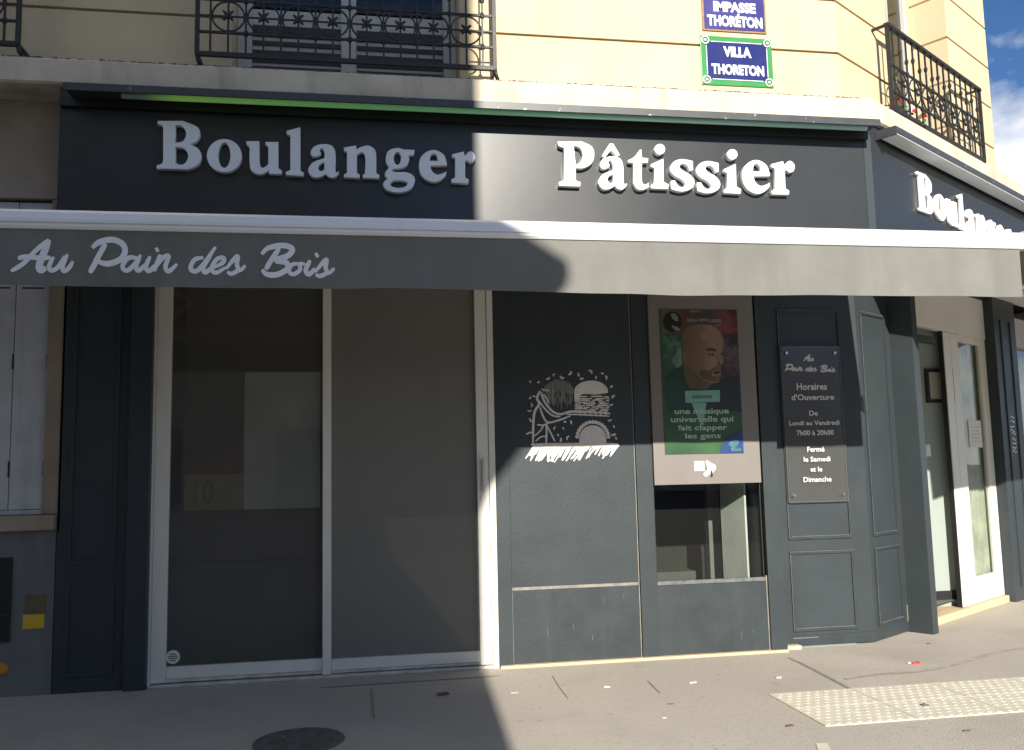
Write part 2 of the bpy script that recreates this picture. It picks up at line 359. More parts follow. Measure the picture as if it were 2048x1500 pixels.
bm = bmesh.new()
for i in range(-4, 5):
    for j in range(-4, 5):
        if math.hypot(i, j) < 4.3: bm_box(bm, IDT, mc.x+i*.048-.012, mc.x+i*.048+.012, mc.y+j*.048-.012, mc.y+j*.048+.012, .0042, .0085)
obj('studs', from_bm(bm, 'studs'), M['manhole'], mh)['kind'] = 'stuff'
# ================================================================= THE BUILDING
bld = thing('corner_building', 'cream rendered corner building with stone cornice above the bakery shopfront', 'building', (XC, .5, 0))
WT = .40
Z0 = 4.81; JZ = [5.39+.521*i for i in range(8)]
edges = [Z0] + JZ
WIN = (-1.12, .78); CWIN = (1.09, 2.68); SEND = 3.94; XL = -9.0
for z0, z1 in zip(edges, edges[1:]):
    a, b = (z0 if z0 == Z0 else z0+.013), z1-.013
    for x0, x1 in ((XL, WIN[0]), (WIN[1], XC)):
        box('stone_course', MAIN, x0, x1, -WT, 0, a, b, M['wall'], bld)
    for s0, s1 in ((.0, CWIN[0]), (CWIN[1], SEND)):
        box('stone_course', CH, s0, s1, -WT, 0, a, b, M['wall'], bld)
for x0, x1 in ((XL, WIN[0]-.004), (WIN[1]+.004, XC-.01)):
    box('joint_backing', MAIN, x0, x1, -WT+.01, -.022, Z0+.01, edges[-1], M['joint'], bld)
for s0, s1 in ((.0, CWIN[0]-.004), (CWIN[1]+.004, SEND-.02)):
    box('joint_backing', CH, s0, s1, -WT+.01, -.022, Z0+.01, edges[-1], M['joint'], bld)
sweep('cornice', [(-.3, 4.6), (.33, 4.6), (.35, 4.615), (.35, 4.79), (.335, 4.806), (-.3, 4.835)], XL, 7.0, M['cornice'], bld)
# crumbly grime along the cornice's top edge
bm = bmesh.new(); rg = random.Random(3)
for i in range(900):
    x = rg.uniform(-3.2, 4.3); l = rg.uniform(.004, .03)*(2 if rg.random() < .1 else 1); h = rg.uniform(-.004, .004)+.005*rg.random()**3
    bm_box(bm, MAIN, x, x+l, .25, .338+rg.uniform(-.01, .004), 4.79, 4.808+h)
grime = obj('grime', from_bm(bm, 'grime'), M['grit'], bld); grime['kind'] = 'stuff'
box('core', IDT, -9, 4.0, 2.6, 9, .0, 9.4, M['wall'], bld)
box('shop_ceiling', MAIN, -2.3, 4.2, -2.6, .015, 3.72, 4.55, M['dark'], bld)
box('corner_ceiling', CH, -.3, 6.9, -3.0, -.02, 3.70, 4.5, M['dark'], bld)
box('roof_slab', MAIN, -9, 4.2, -2.6, -.02, 9.0, 9.2, M['wall'], bld)
box('end_wall', CH, SEND-.25, SEND-.004, -5.0, -WT-.003, Z0, 9.3, M['wall'], bld)
box('lower_wing_wall', CH, 6.5, 6.98, -5, .0, 0, 4.6, M['wall'], bld)
box('lower_wing_roof', CH, SEND, 6.9, -5, -.31, 4.52, 4.72, M['cornice'], bld)
# left stone wall beside the shop
box('side_wall', MAIN, -2.36, -2.342, -.5, .0, 1.2, 4.6, M['stone'], bld)
box('side_wall_head', MAIN, XL, -2.364, -.3, .004, 3.80, 4.6, M['stone'], bld)
box('window_reveal', MAIN, -2.475, -2.364, -.3, -.01, 1.335, 3.797, M['stone'], bld)
box('window_reveal', MAIN, XL, -3.9, -.3, -.01, 1.335, 3.797, M['stone'], bld)
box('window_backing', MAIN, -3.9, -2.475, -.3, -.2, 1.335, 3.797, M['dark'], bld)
box('window_sill', MAIN, -4.0, -2.365, -.3, .06, 1.215, 1.33, M['stone'], bld, bev=.008)
box('base_wall', MAIN, XL, -2.365, -.3, .0, -.1, 1.212, M['plinthwall'], bld)
# closed shutters of the left window
sh = thing('window_shutters', 'closed weathered white folding shutters at the window left of the shop', 'shutters', (-3, -.0, 1.34))
for a0, a1 in ((-2.727, -2.485), (-2.975, -2.733), (-3.25, -2.981)):
    lf = box('shutter_leaf', MAIN, a0, a1, -.085, -.05, 1.372, 3.78, M['whitewood'], sh, bev=.004)
    for z in (3.085, 3.30, 3.5):
        box('louvre_slot', MAIN, a0+.04, a1-.04, -.06, -.0485, z, z+.013, M['black'], lf)
    box('hinge', MAIN, a1-.006, a1+.004, -.052, -.044, 1.62, 1.74, M['iron'], lf)
    box('hinge', MAIN, a1-.006, a1+.004, -.052, -.044, 2.45, 2.57, M['iron'], lf)
box('bottom_rail', MAIN, -3.3, -2.48, -.09, -.03, 1.335, 1.368, M['whitewood'], sh)
# stickers, vent and cap on the base wall
tag(box('yellow_sticker', MAIN, -2.575, -2.425, .001, .004, .487, .59, M['yellow']), 'small yellow sticker on the grey base wall at far left', 'sticker')
tag(box('brown_sticker', MAIN, -2.565, -2.415, .001, .004, .60, .735, M['brown']), 'faded brown square sticker just above the yellow one', 'sticker')
vg = thing('vent_grille', 'dark rectangular vent grille in the base wall at left picture edge', 'vent', (-2.9, 0, .4))
box('backing', MAIN, -3.1, -2.675, -.02, .003, .42, 1.0, M['black'], vg)
for n_, (a0, a1, z0, z1) in enumerate(((-3.1, -2.66, 1.0, 1.02), (-3.1, -2.66, .40, .42), (-2.676, -2.66, .42, 1.0))): box('frame', MAIN, a0, a1, .0, .015, z0, z1, M['iron'], vg)
for i in range(9): box('slat', MAIN, -3.1, -2.676, .002, .012, .46+i*.06, .475+i*.06, M['iron'], vg)
oc = at(4, 1338, 0)
bm = bmesh.new(); bmesh.ops.create_cone(bm, cap_ends=True, segments=16, radius1=.045, radius2=.03, depth=.03, matrix=Matrix.Translation((oc.x, -.015, oc.z)) @ Matrix.Rotation(math.pi/2, 4, 'X'))
tag(obj('pipe_cap', from_bm(bm, 'pipe_cap'), mat('orange_cap', (.6, .25, .02), .5)), 'small orange pipe cap low on the base wall at left', 'cap')
# ---------------------------------------------------------------- french window over the shop
fw = thing('french_window', 'grey white two-leaf french window behind the long balcony railing', 'window', (-.17, .3, 4.82))
M['sash'] = mat('grey_white_sash', (.52, .50, .46), .55, .06, 6)
M['slatdark'] = mat('dark_slat', (.035, .034, .032), .6, .2, 8)
wy = -.24
box('stile', MAIN, WIN[0]+.005, WIN[0]+.13, wy-.05, wy, 4.84, 7.0, M['sash'], fw)
box('stile', MAIN, WIN[1]-.12, WIN[1]-.005, wy-.05, wy, 4.84, 7.0, M['sash'], fw)
box('stile', MAIN, -.235, -.105, wy-.05, wy+.004, 4.84, 7.0, M['sash'], fw)
for a0, a1 in ((WIN[0]+.132, -.237), (-.103, WIN[1]-.122)):
    pl = box('panel', MAIN, a0, a1, wy-.05, wy-.02, 4.84, 5.62, M['sash'], fw)
    for z0, z1 in ((4.845, 4.885), (4.985, 5.03), (5.055, 5.10), (5.135, 5.16), (5.20, 5.245), (5.29, 5.33), (5.37, 5.47)):
        box('slat', MAIN, a0+.002, a1-.002, wy-.021, wy-.004, z0, z1, M['slatdark'], pl)
    box('pane', MAIN, a0, a1, wy-.04, wy-.03, 5.625, 7.0, M['glass'], fw)
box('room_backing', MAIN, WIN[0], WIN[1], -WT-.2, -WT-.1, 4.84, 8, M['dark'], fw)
cw = thing('corner_window', 'tall french window in deep cream reveal above the corner entrance', 'window', CH(1.9, -.45, 4.82))
box('reveal', CH, CWIN[1], CWIN[1]+.3, -.62, -WT-.002, Z0+.003, 9.2, M['wall'], cw)
box('reveal', CH, CWIN[0]-.3, CWIN[0], -.62, -WT-.002, Z0+.003, 9.2, M['wall'], cw)
for s0, s1 in ((CWIN[0]+.005, CWIN[0]+.1), (1.84, 1.94), (CWIN[1]-.1, CWIN[1]-.005)):
    box('stile', CH, s0, s1, -.50, -.43, 4.84, 9, M['sash'], cw)
for s0, s1 in ((CWIN[0]+.102, 1.838), (1.942, CWIN[1]-.102)):
    box('pane', CH, s0, s1, -.48, -.47, 5.3, 9, M['glass'], cw)
    box('panel', CH, s0, s1, -.49, -.46, 4.84, 5.297, M['sash'], cw)
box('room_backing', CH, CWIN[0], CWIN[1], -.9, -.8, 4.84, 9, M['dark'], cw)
# dark shutter folded against the left jamb
box('folded_shutter', CH, CWIN[0]+.012, CWIN[0]+.05, -.38, -.02, 4.9, 7.6, M['paint'], cw)
box('folded_shutter', CH, CWIN[0]+.056, CWIN[0]+.085, -.33, -.015, 4.9, 7.6, M['whitewood'], cw)
# ---------------------------------------------------------------- wrought iron railings
def railing(name, label, fr, a0, a1, o, z0, z1, ncirc, foot, group, start_off=.0):
    t = thing(name, label, 'railing', fr((a0+a1)/2, o, z0), group)
    P = lambda a, z, oo=0: fr(a, o+oo, z)
    box('bottom_rail', fr, a0, a1, o-.018, o+.018, z0-.012, z0+.022, M['iron'], t)
    zr = [z0+.19, z0+.465]
    for z in zr: box('rail', fr, a0, a1, o-.010, o+.010, z-.009, z+.009, M['iron'], t)
    box('mid_rail', fr, a0, a1, o-.006, o+.006, z0+.322, z0+.334, M['iron'], t)
    box('top_rail', fr, a0-.02, a1+.02, o-.024, o+.024, z1-.016, z1+.016, M['iron'], t)
    for a in (a0, a1):
        box('end_post', fr, a-.016, a+.016, o-.016, o+.016, z0, z1-.016, M['iron'], t)
        tube('foot', [P(a, z0), P(a+.01, z0-.05, -.005), P(a+.035, z0-.10, -.03)], .017, M['iron'], t)
        box('return_rail', fr, a-.012, a+.012, .0, o-.02, z1-.012, z1+.012, M['iron'], t)
        box('return_rail', fr, a-.012, a+.012, .0, o-.018, z0-.008, z0+.016, M['iron'], t)
    step = (a1-a0-.2)/ncirc
    zc = z0+.328; first = {}
    def rep(key, nm, maker, a):
        if key not in first:
            first[key] = (obj(nm, maker(a), M['iron'], t), a); return
        src, sa = first[key]; copy_of(src, fr(a, 0, 0)-fr(sa, 0, 0), t)
    def bar(a):
        b = bmesh.new(); bm_box(b, fr, a-.0075, a+.0075, o-.0078, o+.0078, z0+.02, z1-.016); return from_bm(b, 'baluster')
    def ring(a):
        b = bmesh.new(); bm_tube(b, [P(a+.125*math.cos(k*math.pi/12), zc+.125*math.sin(k*math.pi/12)) for k in range(24)], .0085, 5, closed=True); return from_bm(b, 'ring')
    def rosette(a):
        b = bmesh.new()
        for k in range(4):
            an = math.pi/4+k*math.pi/2
            bm_tube(b, [P(a, zc, .012), P(a+.03*math.cos(an), zc+.03*math.sin(an), .016), P(a+.055*math.cos(an), zc+.055*math.sin(an), .012)], [.012, .013, .009], 5)
        return from_bm(b, 'rosette')
    def collar(a, z):
        b = bmesh.new(); bm_tube(b, [P(a, z-.03), P(a, z-.02), P(a, z), P(a, z+.02), P(a, z+.03)], [.008, .017, .023, .017, .008], 6); return from_bm(b, 'collar')
    for i in range(ncirc):
        a = a0+.1+step*(i+.5)
        rep('ring', 'ring', ring, a); rep('ros', 'rosette', rosette, a)
        rep('bar', 'baluster', bar, a); rep('bar', 'baluster', bar, a+step/2)
        rep('cola', 'collar', lambda a_: collar(a_, z0+.60), a+step/2)
        for zz, kk in ((zr[0], 'c1'), (zr[1], 'c2')): rep(kk, 'collar', lambda a_, zz=zz: collar(a_, zz), a+step/2)
        rep('colb', 'collar', lambda a_: collar(a_, z0+.66), a)
    rep('bar', 'baluster', bar, a0+.1)
    return t
railing('balcony_railing', 'long black wrought iron railing with rings above the word Boulanger', MAIN, -1.34, 1.042, .30, 4.915, 5.93, 8, True, 'wrought iron railings')
railing('balcony_railing', 'black iron railing cut off by the top left picture corner', MAIN, -5.0, -2.655, .30, 4.915, 5.93, 8, True, 'wrought iron railings')
railing('balcony_railing', 'short black wrought iron railing around the corner window at right', CH, .74, 3.10, .15, 5.00, 5.86, 7, True, 'wrought iron railings')
# geraniums
def geranium(s, n_, seed, label):
    rg = random.Random(seed); t = thing('geranium', label, 'plant', CH(s, .07, 4.83))
    M['terracotta'] = M.get('terracotta') or mat('terracotta', (.35, .14, .07), .8)
    M['leaf'] = M.get('leaf') or mat('geranium_leaf', (.05, .10, .03), .6, .3, 30)
    M['red'] = M.get('red') or mat('red_petal', (.55, .01, .03), .6, .2, 30)
    box('flowerpot', CH, s-.14, s+.14, .01, .12, 4.83, 4.95, M['terracotta'], t, bev=.01)
    for nm, mt, cnt, zz in (('leaves', M['leaf'], 80, (4.93, 5.10)), ('flowers', M['red'], 22, (5.0, 5.16))):
        b = bmesh.new(); cl = [(rg.uniform(-.14, .14), rg.uniform(.0, .17), rg.uniform(*zz)) for _ in range(7)]
        for i in range(cnt):
            c = cl[i % 7]; p = CH(s+c[0]+rg.gauss(0, .02), c[1]+rg.gauss(0, .015), c[2]+rg.gauss(0, .02)); r = rg.uniform(.012, .024)
            n = Vector((rg.gauss(0, 1), rg.gauss(0, 1), rg.gauss(0, 1))).normalized(); e = n.orthogonal().normalized(); f = n.cross(e)
            b.faces.new([b.verts.new(p+e*r*math.cos(k*1.2566)+f*r*math.sin(k*1.2566)) for k in range(5)])
        obj(nm, from_bm(b, nm), mt, t)['kind'] = 'stuff'
geranium(.98, 1, 5, 'red geranium pot at the left end of the corner balcony')
geranium(1.42, 1, 9, 'red geranium pot beside the pale wall on the corner balcony')
# ---------------------------------------------------------------- street name signs
def plate(name, label, a0, a1, z0, z1, base, border, lines, bw):
    t = thing(name, label, 'street sign', ((a0+a1)/2, 0, z0))
    box('backplate', MAIN, a0, a1, .002, .014, z0, z1, border, t, bev=.004)
    f = box('face', MAIN, a0+bw, a1-bw, .014, .018, z0+bw, z1-bw, base, t)
    for s, b0, b1, c0, c1 in lines: text_box('lettering', s, MAIN, b0, b1, c0, c1, .0195, M['enamel'], f, .05)
    return t
W2 = lambda px, py: at(px, py, -.02)
p = plate('street_sign', 'green bordered blue enamel sign reading VILLA THORETON', 2.975, 3.665, 5.015, 5.48, M['blue'], M['green'],
          [('VILLA', 3.19, 3.46, 5.285, 5.385), ('THORETON', 3.07, 3.575, 5.115, 5.215)], .058)
for x, z in ((2.975+.045, 5.015+.045), (3.665-.045, 5.015+.045), (2.975+.045, 5.48-.045), (3.665-.045, 5.48-.045)):
    bm = bmesh.new(); bm_tube(bm, [Vector((x+.034*math.cos(k*.5236), -.020, z+.034*math.sin(k*.5236))) for k in range(12)], .006, 5, closed=True); obj('corner_ring', from_bm(bm, 'corner_ring'), M['enamel'], p)
    bm = bmesh.new(); bmesh.ops.create_uvsphere(bm, u_segments=10, v_segments=6, radius=.014, matrix=Matrix.Translation((x, -.019, z))); obj('screw', from_bm(bm, 'screw'), M['enamel'], p, True)
for a0, a1, z0, z1 in ((3.075, 3.565, 5.066, 5.072), (3.075, 3.565, 5.423, 5.429), (3.026, 3.032, 5.11, 5.385), (3.608, 3.614, 5.11, 5.385)):
    box('line', MAIN, a0, a1, .0165, .0192, z0, z1, M['enamel'], p)
p2 = plate('street_sign', 'rusty edged violet blue enamel sign reading IMPASSE THORÉTON', 3.005, 3.625, 5.53, 5.93, M['blue2'], M['rust'],
           [('IMPASSE', 3.115, 3.525, 5.715, 5.815), ('THORÉTON', 3.05, 3.585, 5.575, 5.705)], .018)
# ================================================================= SHOP FASCIA, HOOD LAMPS, LETTERS
FO = .29
fa = thing('shop_sign', 'long dark grey shop fascia with raised white letters Boulanger Pâtissier', 'shop sign', (1, -.1, 3.62))
box('board', MAIN, -2.34, XC+FO*TH-.006, .02, FO, 3.62, 4.595, M['fascia'], fa)
box('corner_trim', MAIN, XC+FO*TH-.075, XC+FO*TH-.002, FO, FO+.004, 3.62, 4.49, M['paint'], fa)
box('bottom_trim', MAIN, -2.34, 4.33, FO+.0, FO+.022, 3.60, 3.655, M['fascia'], fa)
fs = thing('shop_sign', 'dark grey corner fascia with white letters Boulanger seen at a steep angle', 'shop sign', CH(2, .1, 3.62))
box('board', CH, -FO*TH+.004, 6.4, .02, FO, 3.62, 4.595, M['fascia'], fs)
def lamp_mat():
    mt = mat('green_tube_cover', (.30, .42, .34), .3, .05, 3); t = mt.node_tree; b = t.nodes['Principled BSDF']
    tcn = t.nodes.new('ShaderNodeTexCoord'); sx = t.nodes.new('ShaderNodeSeparateXYZ'); mr = t.nodes.new('ShaderNodeMapRange'); mr.inputs[1].default_value = -2.1; mr.inputs[2].default_value = 4.4
    cr_ = t.nodes.new('ShaderNodeValToRGB'); e = cr_.color_ramp.elements; e[0].position = 0; e[0].color = (.01, .012, .005, 1); e[1].position = 1; e[1].color = (.10, .17, .17, 1)
    for p_, c in ((.06, (.02, .03, .01)), (.10, (.16, .34, .03)), (.25, (.10, .30, .06)), (.5, (.06, .22, .10)), (.7, (.06, .16, .125))): x = e.new(p_); x.color = (*c, 1)
    t.links.new(tcn.outputs['Object'], sx.inputs[0]); t.links.new(sx.outputs['X'], mr.inputs[0]); t.links.new(mr.outputs[0], cr_.inputs['Fac'])
    t.links.new(cr_.outputs['Color'], b.inputs['Emission Color']); b.inputs['Emission Strength'].default_value = .26
    return mt
M['lamp'] = lamp_mat()
M['diff'] = mat('pale_diffuser', (.88, .90, .92), .35, .03, 3)
hd = thing('sign_lamp', 'slim dark hood with green tube running along the top of the long fascia', 'sign lamp', (1, -.4, 4.5))
box('hood', MAIN, -2.24, 4.36, FO+.003, .53, 4.497, 4.528, M['hood'], hd)
box('hood_lip', MAIN, -2.24, 4.36, .531, .545, 4.470, 4.528, M['hood'], hd)
box('back_rail', MAIN, -2.33, 4.36, FO+.004, FO+.055, 4.43, 4.494, M['black'], hd)
tube('tube_cover', [MAIN(x, .455, 4.478) for x in (-1.85, 4.28)], .022, M['lamp'], hd, n=10)
for x in (-1.0, .8, 2.6): box('bracket', MAIN, x, x+.02, FO+.056, .42, 4.474, 4.495, M['black'], hd)
hs = thing('sign_lamp', 'hood with pale diffuser strip above the corner fascia', 'sign lamp', CH(2, .4, 4.5))
box('hood', CH, .02, 6.3, FO+.003, .47, 4.515, 4.54, M['hood'], hs)
box('hood_lip', CH, .02, 6.3, .471, .483, 4.492, 4.54, M['hood'], hs)
box('end_cap', CH, .0, .018, FO+.003, .483, 4.46, 4.54, M['hood'], hs)
box('diffuser', CH, .03, 6.2, FO+.03, .468, 4.480, 4.512, M['diff'], hs)
# traced letterforms (fractions of the lettering's own picture area -> metres on the letter plane)
Z3 = lambda u, v: (300+u*.33203, 220+v*.33203)
Z4 = lambda u, v: (1090+u*.25879, 260+v*.25879)
G = {}
G['B'] = (Z3, [[(45, 65), (200, 65), (288, 105, 1), (299, 148, 1), (280, 185, 1), (238, 204), (292, 235, 1), (308, 278, 1), (292, 325, 1), (235, 355, 1), (180, 357), (40, 353), (40, 333), (72, 322, 1), (79, 305), (79, 108), (72, 93, 1), (45, 84)],
              [(152, 90), (192, 97, 1), (217, 138, 1), (200, 185, 1), (152, 197)], [(152, 222), (205, 232, 1), (229, 272, 1), (215, 315, 1), (185, 330, 1), (152, 318)]])
G['o'] = (Z3, [ell(447, 275, 105, 101), ell(447, 272, 37, 76)])
G['u'] = (Z3, [[(580, 187), (658, 187), (658, 310), (672, 346, 1), (700, 338, 1), (712, 322), (712, 222), (695, 208), (695, 192), (772, 192), (772, 350), (793, 363), (793, 385), (715, 385), (715, 362), (690, 380, 1), (655, 388, 1), (612, 367, 1), (600, 320, 1), (600, 225), (580, 206)]])
G['l'] = (Z3, [[(823, 125), (905, 103), (905, 365), (925, 376), (925, 396), (818, 392), (818, 372), (845, 362), (845, 152), (823, 145)]])
G['a'] = (Z3, [[(968, 252, 1), (988, 220, 1), (1040, 205, 1), (1095, 215, 1), (1116, 255, 1), (1116, 362), (1124, 376, 1), (1136, 368), (1138, 381), (1108, 407, 1), (1075, 402, 1), (1058, 385), (1022, 404, 1), (980, 404, 1), (955, 375, 1), (956, 348, 1), (985, 313, 1), (1050, 290), (1050, 255, 1), (1036, 231, 1), (1021, 240, 1), (1030, 262, 1), (1005, 278, 1), (975, 276, 1)],
              [(1050, 315), (1050, 358), (1028, 368, 1), (1013, 347, 1), (1025, 325, 1)]])
G['n'] = (Z3, [[(1168, 226), (1240, 213), (1245, 236), (1280, 219, 1), (1320, 215, 1), (1355, 240, 1), (1363, 282), (1363, 380), (1381, 390), (1381, 411), (1282, 410), (1282, 391), (1295, 381), (1295, 275, 1), (1276, 256, 1), (1246, 268), (1246, 378), (1263, 388), (1263, 409), (1168, 406), (1168, 388), (1186, 378), (1186, 252), (1168, 246)]])
G['g'] = (Z3, [[(1420, 290, 1), (1436, 246, 1), (1490, 228, 1), (1530, 238), (1593, 240), (1590, 270), (1556, 270), (1561, 296, 1), (1542, 337, 1), (1490, 353, 1), (1466, 354, 1), (1457, 364, 1), (1478, 373, 1), (1545, 375, 1), (1586, 396, 1), (1595, 430, 1), (1570, 475, 1), (1500, 497, 1), (1430, 484, 1), (1405, 455, 1), (1411, 430, 1), (1432, 414), (1415, 395, 1), (1420, 370, 1), (1441, 346), (1425, 322, 1)],
              ell(1490, 291, 22, 39, 20), [(1448, 442, 1), (1472, 425, 1), (1530, 428, 1), (1551, 441, 1), (1535, 462, 1), (1490, 469, 1), (1456, 460, 1)]])
G['e'] = (Z3, [[(1788, 333), (1688, 333), (1697, 365, 1), (1727, 388, 1), (1760, 382, 1), (1785, 370), (1780, 395, 1), (1742, 426, 1), (1700, 433, 1), (1642, 403, 1), (1620, 340, 1), (1638, 275, 1), (1703, 240, 1), (1766, 266, 1), (1787, 315, 1)],
              [(1685, 306), (1692, 272, 1), (1711, 262, 1), (1729, 278, 1), (1733, 306)]])
G['r'] = (Z3, [[(1820, 266), (1890, 250), (1896, 275), (1930, 248, 1), (1958, 270, 1), (1954, 302, 1), (1930, 315, 1), (1906, 300, 1), (1898, 308), (1898, 405), (1920, 418), (1918, 440), (1815, 438), (1815, 418), (1838, 405), (1838, 290), (1820, 284)]])
G['P'] = (Z4, [[(100, 88), (285, 88), (362, 128, 1), (381, 190, 1), (360, 258, 1), (295, 294, 1), (238, 294), (238, 390), (275, 402), (272, 436), (108, 430), (110, 400), (150, 388), (147, 138), (104, 122)],
              [(222, 120), (270, 137, 1), (293, 195, 1), (275, 246, 1), (237, 268)]])
G['^'] = (Z4, [[(440, 200), (500, 104), (527, 104), (580, 194), (555, 202), (511, 156), (462, 212)]])
G['t'] = (Z4, [[(744, 150), (750, 214), (798, 218), (795, 252), (750, 252), (750, 395, 1), (770, 421, 1), (802, 407), (804, 440), (762, 461, 1), (712, 455, 1), (686, 415, 1), (682, 395), (682, 254), (645, 250), (642, 234), (692, 206, 1), (733, 152)]])
G['i'] = (Z4, [[(820, 264), (915, 222), (918, 400), (955, 421), (952, 456), (820, 450), (820, 426), (848, 406), (846, 292), (820, 284)], ell(888, 148, 41, 41, 20)])
G['s'] = (Z4, [[(970, 310, 1), (990, 250, 1), (1050, 225, 1), (1105, 231, 1), (1143, 240), (1145, 310), (1120, 312), (1096, 271, 1), (1060, 260, 1), (1041, 282, 1), (1062, 310, 1), (1122, 345, 1), (1156, 400, 1), (1135, 450, 1), (1062, 475, 1), (1005, 466, 1), (978, 457), (978, 390), (1005, 390), (1030, 430, 1), (1063, 441, 1), (1085, 420, 1), (1060, 385, 1), (1000, 350, 1)]])
LO = FO+.055
SHAPE = {}; HOME = {}
for ch, (Z, loops) in G.items():
    W_ = []
    for L in loops:
        Ls = smooth_loop(L)
        W_.append([(lambda q: (q.x, q.z))(at(*Z(u, v), -LO)) for u, v in Ls])
    x0 = min(p[0] for p in W_[0]); z0 = min(p[1] for p in W_[0])
    HOME[ch] = (x0, z0); me = curve_mesh([[(p[0]-x0, p[1]-z0) for p in L] for L in W_], .024, .004); SHAPE[ch] = me
def letter(ch, fr, a, z, parent, sc_=1.0, dp=1.0):
    me = SHAPE[ch].copy(); remap(me, lambda x, y, t: fr(a+x*sc_, FO+.003+(t+.026)*dp, z+y*sc_)); return obj('letter', me, M['letter'], parent)
BASE = 3.905
DESC = {'g': HOME['g'][1]}
for ch in 'Boulanger': letter(ch, MAIN, HOME[ch][0], HOME[ch][1], fa)
for ch in 'P^t': letter(ch, MAIN, *HOME[ch], fa)
def zat(u, v): q = at(*Z4(u, v), -LO); return q.x, q.z
letter('a', MAIN, *zat(415, 458), fa, (zat(635, 0)[0]-zat(415, 0)[0])/(max(v.co.x for v in SHAPE['a'].vertices)))
letter('i', MAIN, *HOME['i'], fa); letter('s', MAIN, *HOME['s'], fa)
letter('s', MAIN, *zat(1178, 487), fa); letter('i', MAIN, *zat(1385, 488), fa)
ew = max(v.co.x for v in SHAPE['e'].vertices); letter('e', MAIN, *zat(1533, 490), fa, (zat(1745, 0)[0]-zat(1533, 0)[0])/ew)
rw = max(v.co.x for v in SHAPE['r'].vertices); letter('r', MAIN, *zat(1755, 496), fa, (zat(1942, 0)[0]-zat(1755, 0)[0])/rw)
dx = HOME['B'][0]
for ch in 'Boulanger': letter(ch, CH, .79+HOME[ch][0]-dx, HOME[ch][1]+.0, fs, 1.0, .55)
# ================================================================= SHOPFRONT (street side)
sf = thing('shopfront_panelling', 'dark blue grey painted panelling of the bakery front with pale joints', 'shopfront', (2.2, 0, 0))
ZT = 3.70
# left dark pier
box('pier', MAIN, -2.358, -1.85, -.3, .0, -.01, ZT, M['paint'], sf)
for z0, z1 in ((.12, .82), (.95, 3.5)):
    for a0, a1, b0, b1 in ((-2.28, -1.93, z0, z0+.03), (-2.28, -1.93, z1-.03, z1), (-2.28, -2.25, z0+.031, z1-.031), (-1.96, -1.93, z0+.031, z1-.031)):
        box('moulding', MAIN, a0, a1, .0, .012, b0, b1, M['paint'], sf)
box('post', MAIN, -1.846, -1.684, -.3, .05, -.01, ZT, M['paint'], sf, bev=.006)
# right of the glass door
box('post', MAIN, 1.022, 1.138, -.3, .004, .018, ZT, M['paint'], sf, bev=.003)
box('panel', MAIN, 1.140, 2.212, -.12, -.006, .632, ZT, M['paint'], sf)
box('panel', MAIN, 1.140, 2.212, -.12, -.006, .020, .606, M['paint_b'], sf)
box('putty_joint', MAIN, 1.140, 2.212, -.02, -.003, .607, .631, M['bead'], sf)
box('putty_joint', MAIN, 2.214, 2.222, -.02, -.004, .02, ZT, M['bead'], sf)
box('putty_joint', MAIN, 1.1385, 1.1415, -.02, .0045, .02, .6, M['bead'], sf)
box('post', MAIN, 2.228, 2.372, -.3, .006, .018, ZT, M['paint'], sf, bev=.003)
box('panel', MAIN, 2.374, 3.345, -.12, -.004, .020, .596, M['paint_b'], sf)
box('sill_bead', MAIN, 2.374, 3.345, -.03, .006, .598, .628, M['wear'], sf)
box('head_panel', MAIN, 2.374, 3.345, -.12, -.03, 1.43, ZT, M['paint'], sf)
box('putty_joint', MAIN, 3.346, 3.356, -.02, -.002, .02, .64, M['bead'], sf)
box('post', MAIN, 3.358, 3.502, -.3, .022, .018, ZT, M['paint'], sf, bev=.003)
# scuffs and scratches low on the panels
rg = random.Random(21)
for i in range(7):
    px, py = rg.choice(((1100, 1250), (1170, 1240), (1190, 1285), (1360, 1255), (1440, 1230), (1480, 1270), (1060, 1290), (1230, 1200))); q = at(px+rg.uniform(-30, 30), py+rg.uniform(-25, 25), 0)
    l = rg.uniform(.015, .10); bm = bmesh.new(); dx_ = rg.uniform(-.012, .012)
    ribbon(bm, [(q.x, q.z), (q.x+dx_*.4, q.z+l*.5), (q.x+dx_, q.z+l)], rg.uniform(.002, .004), lambda u, v, lv_: Vector((u, .0052 if u < 2.3 else .0032, v)), 0, 3)
    obj('scuff', from_bm(bm, 'scuff'), M['wear'], sf)
